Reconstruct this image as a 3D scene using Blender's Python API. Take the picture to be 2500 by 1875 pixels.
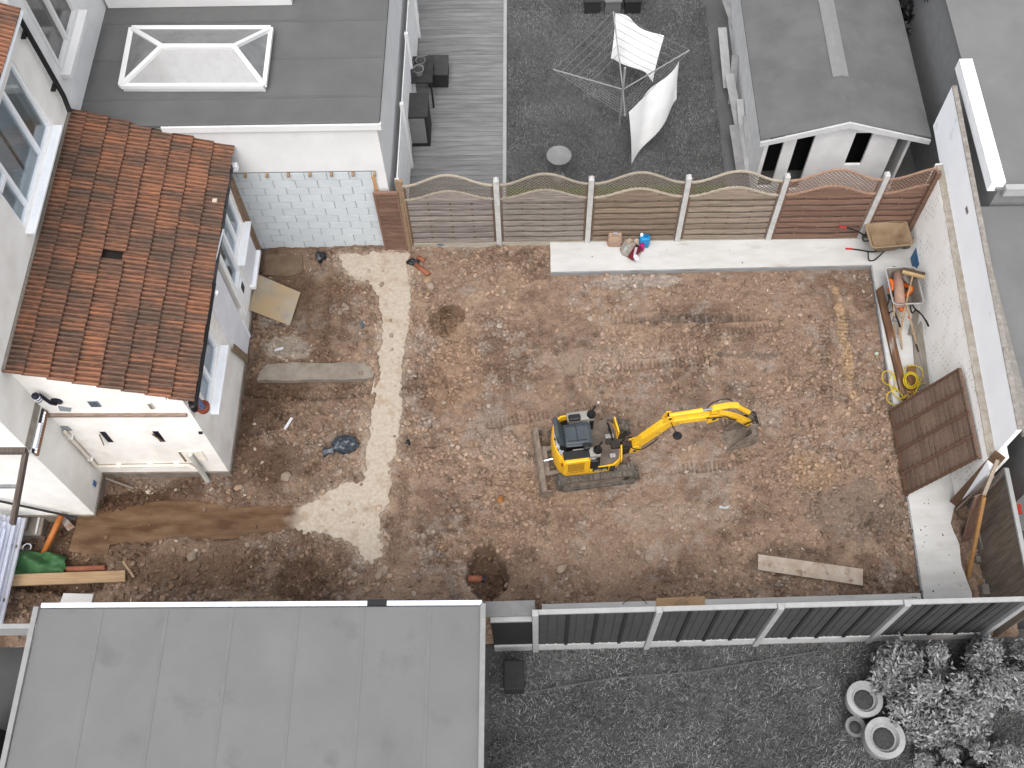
import bpy, bmesh, math, random
import numpy as np
from mathutils import Vector, Matrix
random.seed(7); rng = np.random.default_rng(11)
sc = bpy.context.scene
for o in list(bpy.data.objects): bpy.data.objects.remove(o)

# ---------------------------------------------------------------- camera
F, HC = 2600.0, 18.7                       # focal length in photo pixels, camera height in metres
nd = Vector((65.0, 1382.5, F)).normalized()   # straight down, in the camera's own axes (x right, y down, z forward)
wx = (Vector((1, 0, 0)) - nd * nd.x).normalized(); wz = -nd; wy = wz.cross(wx)
RC = Matrix((wx, wy, wz))                  # camera axes -> world
cam_data = bpy.data.cameras.new('camera'); cam = bpy.data.objects.new('camera', cam_data)
sc.collection.objects.link(cam); sc.camera = cam
cam_data.sensor_width = 36; cam_data.lens = 36 * F / 2500; cam_data.clip_end = 2000
right, down, fwd = RC.col[0], RC.col[1], RC.col[2]
m = Matrix((right, -down, -fwd)).transposed().to_4x4(); m.translation = (0, 0, HC)
cam.matrix_world = m

# ---------------------------------------------------------------- sky, sun, exposure
w = bpy.data.worlds.new('World'); sc.world = w; w.use_nodes = True
nt = w.node_tree; bg = nt.nodes['Background']
sky = nt.nodes.new('ShaderNodeTexSky'); sky.sky_type = 'NISHITA'; sky.sun_disc = False
SUN_EL, SUN_ROT = math.radians(60), math.radians(186)
sky.sun_elevation = SUN_EL; sky.sun_rotation = SUN_ROT; sky.dust_density = 4; sky.air_density = 1.2
hs = nt.nodes.new('ShaderNodeHueSaturation'); hs.inputs['Saturation'].default_value = 0.22   # a white cloud layer, not blue sky
nt.links.new(sky.outputs[0], hs.inputs['Color']); nt.links.new(hs.outputs[0], bg.inputs[0])
bg.inputs[1].default_value = 0.15
sl = bpy.data.lights.new('sun', 'SUN'); so = bpy.data.objects.new('sun', sl); sc.collection.objects.link(so)
sl.energy = 0.7; sl.angle = math.radians(36); sl.color = (1, .965, .92)
# the brightest part of the overcast, broad and soft, to the lower left of the picture
sd = Vector((math.sin(SUN_ROT) * math.cos(SUN_EL), math.cos(SUN_ROT) * math.cos(SUN_EL), math.sin(SUN_EL)))
so.rotation_euler = sd.to_track_quat('Z', 'Y').to_euler(); so.location = (0, 0, 30)
sc.view_settings.view_transform = 'Standard'; sc.view_settings.look = 'None'
sc.view_settings.exposure = 1.0; sc.view_settings.gamma = 1; sc.view_settings.use_curve_mapping = False

# ---------------------------------------------------------------- helpers
def at(px, py, z=0.0):
    """where the sight line through a photo pixel meets the level z"""
    d = RC @ Vector((px - 1250, py - 937.5, F)); t = (z - HC) / d.z
    return Vector((d.x * t, d.y * t, z))
def atY(px, py, Y):
    d = RC @ Vector((px - 1250, py - 937.5, F)); t = Y / d.y
    return Vector((d.x * t, Y, HC + d.z * t))
def srgb(r, g, b):
    f = lambda c: ((c / 255 + .055) / 1.055) ** 2.4 if c > 10 else c / 255 / 12.92
    return (f(r), f(g), f(b), 1)
COL = sc.collection; ORG = {}; XF = [None]
def tag(o, label=None, cat=None, group=None, kind=None):
    for k, v in (('label', label), ('category', cat), ('group', group), ('kind', kind)):
        if v: o[k] = v
    return o
def thing(name, label, cat, loc=(0, 0, 0), rz=0, group=None):
    o = bpy.data.objects.new(name, None); COL.objects.link(o); o.location = loc; o.rotation_euler = (0, 0, rz)
    o.empty_display_size = .1; ORG[o] = Vector(loc) if rz == 0 else Vector((0, 0, 0))
    return tag(o, label, cat, group)
class MB:
    def __init__(s): s.v = []; s.f = []
    def add(s, vs, fs):
        n = len(s.v); s.v += [tuple(x) for x in vs]; s.f += [tuple(i + n for i in f) for f in fs]; return s
    def box(s, lo, hi):
        (a, b, c), (d, e, g) = lo, hi
        return s.add([(a,b,c),(d,b,c),(d,e,c),(a,e,c),(a,b,g),(d,b,g),(d,e,g),(a,e,g)],
                     [(0,3,2,1),(4,5,6,7),(0,1,5,4),(1,2,6,5),(2,3,7,6),(3,0,4,7)])
    def beam(s, p0, p1, wd, ht, up=(0, 0, 1)):
        p0, p1 = Vector(p0), Vector(p1); d = (p1 - p0).normalized(); u = Vector(up)
        sd_ = d.cross(u)
        if sd_.length < 1e-4: sd_ = d.cross(Vector((0, 1, 0)))
        sd_.normalize(); u = sd_.cross(d).normalized(); a, b = sd_ * wd / 2, u * ht / 2
        return s.loft([[p0 - a - b, p0 + a - b, p0 + a + b, p0 - a + b], [p1 - a - b, p1 + a - b, p1 + a + b, p1 - a + b]])
    def loft(s, rings, cap=True, closed=False):
        k = len(rings[0]); vs = [x for r_ in rings for x in r_]; fs = []
        for i in range(len(rings) - (0 if closed else 1)):
            j = (i + 1) % len(rings)
            for q in range(k): fs.append((i*k+q, i*k+(q+1) % k, j*k+(q+1) % k, j*k+q))
        if cap and not closed:
            fs.append(tuple(range(k))[::-1]); fs.append(tuple((len(rings)-1)*k + q for q in range(k)))
        return s.add(vs, fs)
    def prism(s, pts, off):
        off = Vector(off); return s.loft([[Vector(p) for p in pts], [Vector(p) + off for p in pts]])
    def tube(s, pts, r, n=8, cap=True, closed=False):
        pts = [Vector(p) for p in pts]; rs = r if isinstance(r, (list, tuple)) else [r] * len(pts)
        rings = []; pu = None
        for i, p in enumerate(pts):
            if closed: d = pts[(i+1) % len(pts)] - pts[i-1]
            else: d = pts[min(i+1, len(pts)-1)] - pts[max(i-1, 0)]
            d.normalize()
            if pu is None:
                pu = d.orthogonal().normalized()
            pu = (pu - d * pu.dot(d)).normalized(); w_ = d.cross(pu)
            rings.append([p + (pu * math.cos(a) + w_ * math.sin(a)) * rs[i] for a in [2*math.pi*q/n for q in range(n)]])
        return s.loft(rings, cap, closed)
    def lathe(s, c, prof, n=20, axis='z'):
        c = Vector(c); rings = []
        for r_, h in prof:
            ring = []
            for q in range(n):
                a = 2*math.pi*q/n; x, y = r_*math.cos(a), r_*math.sin(a)
                ring.append(c + (Vector((x, y, h)) if axis == 'z' else Vector((x, h, y)) if axis == 'y' else Vector((h, x, y))))
            rings.append(ring)
        return s.loft(rings)
    def sheet(s, nx, ny, fn, thick=0):
        """grid surface from fn(u,v); thick closes it downwards"""
        vs = [Vector(fn(i/nx, j/ny)) for j in range(ny+1) for i in range(nx+1)]; W = nx+1
        fs = [(j*W+i, j*W+i+1, (j+1)*W+i+1, (j+1)*W+i) for j in range(ny) for i in range(nx)]
        if thick:
            n = len(vs); vs += [v_ - Vector((0, 0, thick)) for v_ in vs]
            fs += [tuple(q + n for q in f_[::-1]) for f_ in fs[:]]
            rim = [i for i in range(W)] + [j*W+nx for j in range(1, ny+1)] + [ny*W+i for i in range(nx-1, -1, -1)] + [j*W for j in range(ny-1, 0, -1)]
            for a, b in zip(rim, rim[1:] + rim[:1]): fs.append((b, a, a+n, b+n))
        return s.add(vs, fs)
    def build(s, name, mat, parent=None, bevel=0, smooth=False, origin=None, seg=2):
        me = bpy.data.meshes.new(name)
        if XF[0]: s.v = [XF[0](*p_) for p_ in s.v]
        if parent is not None: org = ORG[parent]
        else:
            if origin is None:
                A = np.array(s.v); origin = ((A[:,0].min()+A[:,0].max())/2, (A[:,1].min()+A[:,1].max())/2, A[:,2].min())
            org = Vector(origin)
        me.from_pydata([(x-org.x, y-org.y, z-org.z) for x, y, z in s.v], [], s.f)
        b = bmesh.new(); b.from_mesh(me); bmesh.ops.recalc_face_normals(b, faces=b.faces); b.to_mesh(me); b.free()
        o = bpy.data.objects.new(name, me); COL.objects.link(o)
        if mat: me.materials.append(mat)
        if parent is not None: o.parent = parent
        else: o.location = org
        ORG[o] = org
        if smooth:
            me.shade_smooth(); me.set_sharp_from_angle(angle=math.radians(38 if smooth is True else smooth))
        if bevel:
            md = o.modifiers.new('bevel', 'BEVEL'); md.width = bevel; md.segments = seg; md.limit_method = 'ANGLE'; md.angle_limit = math.radians(40)
        return o
def wall_grid(mb, axis, pos, thick, a0, a1, z0, z1, holes=()):
    """wall with real openings; axis 'x': plane x=pos facing +x, runs along y; axis 'y': plane y=pos facing -y"""
    As = sorted({a0, a1, *[h[0] for h in holes], *[h[1] for h in holes]}); Zs = sorted({z0, z1, *[h[2] for h in holes], *[h[3] for h in holes]})
    solid = lambda i, j: 0 <= i < len(As)-1 and 0 <= j < len(Zs)-1 and not any(h[0]-1e-6 <= As[i] and As[i+1] <= h[1]+1e-6 and h[2]-1e-6 <= Zs[j] and Zs[j+1] <= h[3]+1e-6 for h in holes)
    P = (lambda a, z, t: (pos - t, a, z)) if axis == 'x' else (lambda a, z, t: (a, pos + t, z))
    for i in range(len(As)-1):
        for j in range(len(Zs)-1):
            if not solid(i, j): continue
            a, b, c, d = As[i], As[i+1], Zs[j], Zs[j+1]; T = thick
            for t in (0, T): mb.add([P(a,c,t), P(b,c,t), P(b,d,t), P(a,d,t)], [(0,1,2,3)])
            if not solid(i-1, j): mb.add([P(a,c,0), P(a,c,T), P(a,d,T), P(a,d,0)], [(0,1,2,3)])
            if not solid(i+1, j): mb.add([P(b,c,0), P(b,c,T), P(b,d,T), P(b,d,0)], [(0,1,2,3)])
            if not solid(i, j-1): mb.add([P(a,c,0), P(b,c,0), P(b,c,T), P(a,c,T)], [(0,1,2,3)])
            if not solid(i, j+1): mb.add([P(a,d,0), P(b,d,0), P(b,d,T), P(a,d,T)], [(0,1,2,3)])
    return mb
def piece(name, me, parent, loc, rot=None, scale=None, mats=None):
    """one of many alike pieces: shares mesh data; loc in world axes relative to the world (parent must be unrotated)"""
    o = bpy.data.objects.new(name, me); COL.objects.link(o); o.parent = parent; o.location = Vector(loc) - ORG[parent]
    if rot is not None: o.rotation_euler = rot
    if scale is not None: o.scale = scale
    return o
def copy_tree(o, parent=None):
    c_ = o.copy(); COL.objects.link(c_)
    if parent: c_.parent = parent
    for ch in o.children: copy_tree(ch, c_)
    return c_
def smoothpath(pts, n=6):
    """Catmull-Rom through pts"""
    P = [Vector(p) for p in pts]; P = [P[0]*2-P[1]] + P + [P[-1]*2-P[-2]]; out = []
    for i in range(1, len(P)-2):
        for k in range(n):
            t = k/n; a, b, c_, d = P[i-1:i+3]
            out.append(.5*((2*b)+(c_-a)*t+(2*a-5*b+4*c_-d)*t*t+(3*b-a-3*c_+d)*t**3))
    return out + [P[-2]]

# ---------------------------------------------------------------- materials
MATS = {}
def mat(name, c1, c2=None, scale=6, rough=.85, bump=0, bscale=60, rand=0, stretch=(1, 1, 1), metal=0, contrast=(.35, .65), spec=.3, c3=None, c3at=(.62, .72), c3scale=3, detail=5, world=False, coat=0):
    """noise-mottled surface: c1/c2 by one noise, optional blotches c3 by another, bump by a third; rand = value spread between objects"""
    if name in MATS: return MATS[name]
    M = bpy.data.materials.new(name); M.use_nodes = True; N = M.node_tree.nodes; L = M.node_tree.links
    B = N['Principled BSDF']; B.inputs['Roughness'].default_value = rough; B.inputs['Metallic'].default_value = metal
    B.inputs['Specular IOR Level'].default_value = spec; B.inputs['Coat Weight'].default_value = coat
    tc = N.new('ShaderNodeTexCoord'); mp = N.new('ShaderNodeMapping'); mp.inputs['Scale'].default_value = stretch
    oi = N.new('ShaderNodeObjectInfo')
    if world:
        ge = N.new('ShaderNodeNewGeometry'); L.new(ge.outputs['Position'], mp.inputs['Vector'])
    else:
        L.new(tc.outputs['Object'], mp.inputs['Vector'])
        mul = N.new('ShaderNodeMath'); mul.operation = 'MULTIPLY'; mul.inputs[1].default_value = 37.0
        L.new(oi.outputs['Random'], mul.inputs[0]); cx = N.new('ShaderNodeCombineXYZ')
        for q in range(3): L.new(mul.outputs[0], cx.inputs[q])
        L.new(cx.outputs[0], mp.inputs['Location'])
    def noise(s_, d_=detail):
        n = N.new('ShaderNodeTexNoise'); n.inputs['Scale'].default_value = s_; n.inputs['Detail'].default_value = d_; n.inputs['Roughness'].default_value = .6
        L.new(mp.outputs[0], n.inputs['Vector']); return n
    def ramp(src, a, b, ca, cb):
        r_ = N.new('ShaderNodeValToRGB'); r_.color_ramp.elements[0].position = a; r_.color_ramp.elements[1].position = b
        r_.color_ramp.elements[0].color = ca; r_.color_ramp.elements[1].color = cb; L.new(src, r_.inputs[0]); return r_
    cur = ramp(noise(scale).outputs['Fac'], contrast[0], contrast[1], c1, c2 or c1).outputs[0]
    def mix(fac, a, b):
        x = N.new('ShaderNodeMix'); x.data_type = 'RGBA'; L.new(fac, x.inputs[0]); L.new(a, x.inputs[6])
        if isinstance(b, tuple): x.inputs[7].default_value = b
        else: L.new(b, x.inputs[7])
        return x.outputs[2]
    if c3:
        cur = mix(ramp(noise(c3scale, 6).outputs['Fac'], c3at[0], c3at[1], (0,0,0,1), (1,1,1,1)).outputs[0], cur, c3)
    if rand:
        h = N.new('ShaderNodeHueSaturation'); mr = N.new('ShaderNodeMapRange'); mr.inputs[3].default_value = 1-rand; mr.inputs[4].default_value = 1+rand
        L.new(oi.outputs['Random'], mr.inputs[0]); L.new(mr.outputs[0], h.inputs['Value']); L.new(cur, h.inputs['Color']); cur = h.outputs[0]
    L.new(cur, B.inputs['Base Color'])
    if bump:
        bp = N.new('ShaderNodeBump'); bp.inputs['Strength'].default_value = bump; bp.inputs['Distance'].default_value = .02
        L.new(noise(bscale, 4).outputs['Fac'], bp.inputs['Height']); L.new(bp.outputs[0], B.inputs['Normal'])
    MATS[name] = M; return M
def glassmat(name, tint, amount=.75):
    M = bpy.data.materials.new(name); M.use_nodes = True; N = M.node_tree.nodes; L = M.node_tree.links
    N.remove(N['Principled BSDF']); tr = N.new('ShaderNodeBsdfTransparent'); tr.inputs[0].default_value = tint
    gl = N.new('ShaderNodeBsdfGlossy'); gl.inputs['Roughness'].default_value = .02; gl.inputs[0].default_value = (.9, .92, .95, 1)
    fr = N.new('ShaderNodeLayerWeight'); fr.inputs[0].default_value = .5; pw = N.new('ShaderNodeMath'); pw.operation = 'POWER'; pw.inputs[1].default_value = 4; L.new(fr.outputs['Facing'], pw.inputs[0]); ad = N.new('ShaderNodeMath'); ad.operation = 'MULTIPLY_ADD'; ad.inputs[1].default_value = .6; ad.inputs[2].default_value = max(.04, 1 - amount - .2); ad.use_clamp = True
    L.new(pw.outputs[0], ad.inputs[0]); mx = N.new('ShaderNodeMixShader'); L.new(ad.outputs[0], mx.inputs[0]); L.new(tr.outputs[0], mx.inputs[1]); L.new(gl.outputs[0], mx.inputs[2])
    L.new(mx.outputs[0], N['Material Output'].inputs[0]); return M
ALB = .535
V = srgb                                                   # colours read off walls, which face the sky only half
S = lambda r, g_, b: tuple(c_*ALB for c_ in srgb(r, g_, b)[:3]) + (1,)      # colours read off surfaces that face up: real albedo is lower than the bright picture value
gw = lambda a, b=None, **k: mat('wall_grey_%d_%s' % (a, b), V(a,a,a), V(b or a, b or a, b or a), **k)
render_w = mat('pebbledash_white', V(240,238,234), V(229,226,221), scale=2.2, bump=.55, bscale=120, c3=V(224,219,211), c3at=(.55,.8), c3scale=1.6)
upvc = mat('white_upvc', V(238,240,244), V(230,233,238), rough=.35, spec=.5)
glass = glassmat('window_glass', (.75,.8,.82,1), .72)
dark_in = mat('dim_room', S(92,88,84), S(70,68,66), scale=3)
curtain = mat('pale_reveal', V(205,201,193), V(188,183,176), scale=5)
black = mat('black_plastic', S(34,35,38), S(24,25,28), rough=.5, spec=.4)
navy = mat('navy_plastic', S(36,38,62), S(26,28,48), rough=.4)
rust = mat('gutter_dirt', S(52,48,46), S(120,116,112), scale=18, contrast=(.5,.75), rough=.9, bump=.4)
conc = mat('fresh_concrete', S(238,237,235), S(222,220,216), scale=3, c3=S(196,188,176), c3at=(.62,.8), c3scale=3.2, bump=.12, bscale=90, stretch=(.5,1.4,1))
oldconc = mat('old_concrete', S(168,158,146), S(142,130,117), scale=4, bump=.35, bscale=50, c3=S(120,100,82), c3scale=2)
greyedge = mat('formwork_board', S(176,178,180), S(150,150,150), scale=5, stretch=(.4,4,4), c3=S(130,118,104), c3scale=5)
blockm = mat('aerated_block', V(186,192,196), V(179,185,189), scale=3, rand=.025, bump=.25, bscale=80, rough=.95)
mortar = mat('mortar_grey', V(136,143,147), V(126,133,137), scale=14, bump=.3)
g = lambda a, b=None, **k: mat('grey_%d_%s' % (a, b), S(a,a,a), S(b or a, b or a, b or a), **k)
# ================================================================ SETTING
def vnoise(X, Y, s, seed):
    r_ = np.random.default_rng(seed); T = r_.random((257, 257)); T[-1] = T[0]; T[:, -1] = T[:, 0]
    x = X / s + 71.3; y = Y / s + 43.7; xi = np.floor(x).astype(int); yi = np.floor(y).astype(int); fx = x - xi; fy = y - yi
    fx = fx*fx*(3-2*fx); fy = fy*fy*(3-2*fy); xi %= 256; yi %= 256
    return (T[xi, yi]*(1-fx)+T[xi+1, yi]*fx)*(1-fy) + (T[xi, yi+1]*(1-fx)+T[xi+1, yi+1]*fx)*fy
def fbm(X, Y, s, seed, o=4):
    return sum(vnoise(X, Y, s/2**k, seed+k) * .5**k for k in range(o)) / sum(.5**k for k in range(o)) - .5
def polydist(X, Y, poly):
    """signed distance, negative inside"""
    P = np.array(poly); inside = np.zeros(X.shape, bool); D = np.full(X.shape, 1e9)
    for (ax, ay), (bx, by) in zip(P, np.roll(P, -1, 0)):
        c_ = ((ay > Y) != (by > Y)); inside ^= c_ & (X < (bx-ax)*(Y-ay)/((by-ay) if abs(by-ay) > 1e-9 else 1e-9)+ax)
        L2 = (bx-ax)**2+(by-ay)**2+1e-12; t = np.clip(((X-ax)*(bx-ax)+(Y-ay)*(by-ay))/L2, 0, 1)
        D = np.minimum(D, np.hypot(X-ax-t*(bx-ax), Y-ay-t*(by-ay)))
    return np.where(inside, -D, D)
def pxs(rx, ry, s, pts, z=0): return [tuple(at(rx+x/s, ry+y/s, z))[:2] for x, y in pts]
ZS = 3.456
# footing strip traced on the ground plane (its top is at z = 0)
FOOT = pxs(540, 340, ZS, [(1015,980),(1300,960),(1565,965),(1590,1060),(1580,1300),(1570,1659)]) + \
       pxs(540, 780, ZS, [(1558,200),(1555,400),(1525,650),(1500,900),(1455,1150),(1425,1290),(1440,1350),(1400,1500),(1355,1659)]) + \
       [tuple(at(x*1.1302, y*1.1302))[:2] for x, y in [(826,1165),(822,1195),(806,1214),(786,1212),(768,1180),(735,1160),(690,1152),(640,1140)]] + \
       pxs(0, 1180, ZS, [(1960,430),(1500,445),(1200,470),(960,475),(895,500),(895,560),(690,590),(622,556),(690,300),(860,270),(1100,220),(1400,180),(1700,190),(1990,240)]) + \
       pxs(540, 780, ZS, [(640,1600),(760,1530),(900,1450),(1160,1360),(1215,1200),(1245,1050),(1290,680),(1340,450),(1335,200)]) + \
       pxs(540, 340, ZS, [(1350,1659),(1350,1480),(1325,1320),(1235,1190),(1120,1170),(1020,1130)])
PIT = [tuple(at(x, y))[:2] for x, y in [(1173,1352),(1190,1346),(1218,1380),(1228,1415),(1226,1432),(1200,1455),(1178,1452),(1160,1430),(1150,1410),(1160,1375)]]
HOLE_W = [tuple(at(x, y))[:2] for x, y in [(-60,1262),(60,1250),(150,1258),(205,1262),(182,1350),(205,1362),(250,1352),(262,1380),(250,1440),(150,1452),(30,1440),(-60,1440)]]
x0, x1, y0, y1, st = -10.6, 8.45, 4.76, 13.36, .024
nx, ny = int((x1-x0)/st), int((y1-y0)/st)
gx = np.linspace(x0, x1, nx+1); gy = np.linspace(y0, y1, ny+1); X, Y = np.meshgrid(gx, gy)
warp = fbm(X, Y, .35, 5)*.22 + fbm(X, Y, .09, 6)*.05
dF = polydist(X, Y, FOOT) + warp*1.1 + fbm(X, Y, .06, 7, 2)*.10 - .09*np.clip((-4.3-X)/.8, 0, 1); dP = polydist(X, Y, PIT) - .10 + warp*.5; dH = polydist(X, Y, HOLE_W) + warp*.4
sm = lambda a, b, t: (lambda u: u*u*(3-2*u))(np.clip((t-a)/(b-a), 0, 1))
rough = sm(.42, .62, vnoise(X, Y, .9, 21)*.6+vnoise(X, Y, .3, 22)*.4)          # loose clods here, trodden flat there
Z = .08*fbm(X, Y, 2.2, 1) + (.04+.06*rough)*fbm(X, Y, .3, 2) + (.05+.11*rough)*fbm(X, Y, .13, 3, 3) + .042*fbm(X, Y, .07, 4, 2)
lump = vnoise(X, Y, .11, 31); Z += .11*(.3+rough)*np.clip(lump-.66, 0, 1); lump = vnoise(X, Y, .065, 32); Z += .07*(.3+rough)*np.clip(lump-.68, 0, 1)
west = sm(-3.3, -4.2, X)                                                      # dug lower between the footing and the house
Z += .02 - .03*west
Z -= .10*sm(.5, 0, polydist(X, Y, [(-8.3,8.05),(-5.8,8.05),(-5.8,13.4),(-9,13.4),(-9,7.2),(-8.2,7.2)]))*(.6+1.2*(vnoise(X, Y, .3, 8)))
Z = np.where(dF < .35, np.maximum(Z, .012)*sm(.35, .0, dF) + Z*(1-sm(.35, .0, dF)), Z)      # spoil lies level with the concrete
Z = np.where(dF < .04, Z*sm(-.03, .03, dF) - .05*sm(.03, -.04, dF), Z)
Z += .05*np.exp(-((dF-.06)/.07)**2)*vnoise(X, Y, .16, 12)
Z -= .42*sm(.02, -.06, dP)*(.75+.5*vnoise(X, Y, .15, 9)) ; Z += .07*np.exp(-((dP-.10)/.09)**2)*vnoise(X, Y, .2, 13)
dig = sm(.05, -.12, dH); Z -= .28*dig*(.7+.6*vnoise(X, Y, .4, 10)); Z += dig*.05*fbm(X, Y, .12, 14)
d_old = polydist(X, Y, pxs(540, 780, ZS, [(290,520),(1290,505),(1270,640),(700,660),(260,640)])) + warp*.4
Z -= .17*sm(.06, -.06, d_old)                                              # scraped away below the old foundation stub
# prints of the digger's rubber tracks
PM = np.zeros_like(Z)
def prints(px0, px1, pitch=.085, wdt=.23, deep=.045):
    global Z, PM
    a, b = at(*px0), at(*px1); d = (b-a); L = d.length; d.normalize()
    u = (X-a.x)*d.x+(Y-a.y)*d.y; v = -(X-a.x)*d.y+(Y-a.y)*d.x + .05*fbm(X, Y, .8, 40)
    mask = sm(0, .15, u)*sm(L, L-.15, u)*sm(wdt/2, wdt/2-.03, np.abs(v))*sm(.35, .6, vnoise(X, Y, .5, int(px0[0])))
    Z -= deep*mask*(.35+.65*(np.sin(2*math.pi*u/pitch) > .1)) 
    PM += mask*(np.sin(2*math.pi*u/pitch) > .1)
    Z += .02*np.exp(-((np.abs(v)-wdt/2-.03)/.03)**2)*sm(0, .15, u)*sm(L, L-.15, u)*vnoise(X, Y, .2, 41)
for a_, b_ in [((1480,782),(1850,776)),((1530,825),(1900,800)),((1560,950),(1850,935)),((1600,1050),(1860,1020)),((1590,1150),(1870,1130)),((1400,905),(1750,880)),((1350,1010),(1180,1040)),((2060,760),(2075,1010)),((2010,770),(2020,1000))]:
    prints(a_, b_)
# small drilled holes beside the board
for px in [(2137,1418),(1937,1406),(2215,1318),(1950,685),(2128,745)]:
    c_ = at(*px); Z -= .12*sm(.045, .02, np.hypot(X-c_.x, Y-c_.y))
# the slabs on the north and east sides cover the soil
Z = np.where((Y > 12.50) & (X > .42) & (X < 8.2), np.minimum(Z, .02), Z)
Z = np.where(Y < 4.755+.0215*(X-3.5), -.2, Z)                              # the soil stops at the lower fence
SOILZ = lambda x, y: float(Z[min(max(int(round((y-y0)/st)), 0), ny), min(max(int(round((x-x0)/st)), 0), nx)])
# soil tints: earth, damp, clay, mortar dust, with darker pit, hole and prints
def lerp(A, c_, t): return A + (np.array(c_[:3]) - A) * t[..., None]
TC = np.zeros(X.shape+(3,)) + np.array(S(156,128,107)[:3])
TC = lerp(TC, S(132,106,88), sm(.40, .66, vnoise(X, Y, 1.3, 51)*.6+vnoise(X, Y, .37, 52)*.4))
TC = lerp(TC, S(172,144,120), sm(.50, .75, vnoise(X, Y, .8, 53)*.45+vnoise(X, Y, .2, 54)*.55)*.7)
TC = lerp(TC, S(166,150,138), sm(.55, .8, vnoise(X, Y, .6, 55)*.45+vnoise(X, Y, .12, 56)*.55)*.6)
TC = lerp(TC, S(104,80,62), west*(.35+.5*sm(.4, .65, vnoise(X, Y, .8, 58))))
def patch(px, py, rx, ry, c_, amt, seed):
    global TC
    p_ = at(px, py); q = np.hypot((X-p_.x)/rx, (Y-p_.y)/ry) + 1.1*fbm(X, Y, .35, seed) + .4*fbm(X, Y, .1, seed+9)
    TC = lerp(TC, c_, sm(1.05, .75, q)*amt)
patch(1090,785,.38,.42,S(104,78,56),.75,61); patch(1085,765,.2,.2,S(92,64,42),.6,62)
patch(2085,1250,1.0,.6,S(128,112,100),.55,63); patch(2060,830,.13,1.3,S(196,160,120),.75,64); patch(1980,1150,.5,.35,S(178,144,108),.45,65)
patch(1680,780,1.1,.12,S(96,86,80),.55,66); patch(1830,870,.6,.1,S(100,88,80),.5,67); patch(1560,690,.9,.18,S(184,172,162),.6,68)
patch(1350,1180,1.4,.6,S(170,138,112),.4,69); patch(700,850,.6,.3,S(176,164,150),.6,70); patch(660,760,.3,.4,S(170,158,146),.6,71)
patch(1150,1330,.9,.4,S(168,136,108),.5,72); patch(300,1225,1.0,.22,S(82,58,40),.8,73); patch(640,1130,.9,.5,S(98,74,58),.6,74)
patch(1450,880,1.6,.35,S(176,152,132),.55,83); patch(1250,1120,.8,.35,S(172,148,128),.5,84); patch(1750,1010,1.2,.25,S(172,150,132),.5,85); patch(1640,1260,1.2,.3,S(168,146,128),.5,86)
patch(1120,930,.6,1.2,S(168,134,106),.4,75); patch(640,1010,.5,.6,S(92,70,54),.6,76); patch(1930,1370,.9,.3,S(112,92,78),.6,77)
patch(1200,1050,.4,.5,S(158,138,124),.5,78); patch(860,690,.7,.4,S(122,92,68),.5,79); patch(500,1400,1.6,.35,S(108,82,62),.6,80)
patch(160,1360,1.2,.5,S(128,100,78),.6,81); patch(620,1480,1.0,.2,S(176,144,112),.6,82)
TC *= (1 + .28*fbm(X, Y, .1, 57) + .2*fbm(X, Y, .045, 59, 2))[..., None]; TC = (TC*.88 + TC.mean(-1, keepdims=True)*.12)*np.array([1.12, 1.13, 1.13])
TC = lerp(TC, S(196,178,158), np.exp(-np.clip(dF, 0, 9)/.10)*sm(.30, .62, vnoise(X, Y, .3, 95)*.6+vnoise(X, Y, .08, 96)*.4)*np.clip((X+4.6)/.5, 0, 1)*.8)   # cement dust along the footing
TC = lerp(TC, S(104,84,70), np.clip(PM, 0, 1)*.45)  # darker where the cleats pressed in
TC = lerp(TC, S(96,72,55), sm(.0, -.12, dP)*.6); TC = lerp(TC, S(100,76,58), dig*.55)  # darker inside the pit and the dug hole
def grid_mesh(name, X, Y, Z, C, mat_):
    n1, n0 = X.shape; me = bpy.data.meshes.new(name); V = np.stack([X, Y, Z], -1).reshape(-1, 3).astype(np.float32)
    I = (np.arange(n1-1)[:, None]*n0 + np.arange(n0-1)[None]).reshape(-1); Q = np.stack([I, I+1, I+n0+1, I+n0], 1).astype(np.int32)
    me.vertices.add(len(V)); me.vertices.foreach_set('co', V.ravel()); me.loops.add(Q.size); me.loops.foreach_set('vertex_index', Q.ravel())
    me.polygons.add(len(Q)); me.polygons.foreach_set('loop_start', np.arange(0, Q.size, 4, dtype=np.int32)); me.update(); me.validate()
    if C is not None:
        ca = me.color_attributes.new('tint', 'FLOAT_COLOR', 'POINT'); cc = np.ones((len(V), 4), np.float32); cc[:, :3] = C.reshape(-1, 3); ca.data.foreach_set('color', cc.ravel())
    me.shade_smooth(); o = bpy.data.objects.new(name, me); COL.objects.link(o); me.materials.append(mat_); return o
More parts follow.
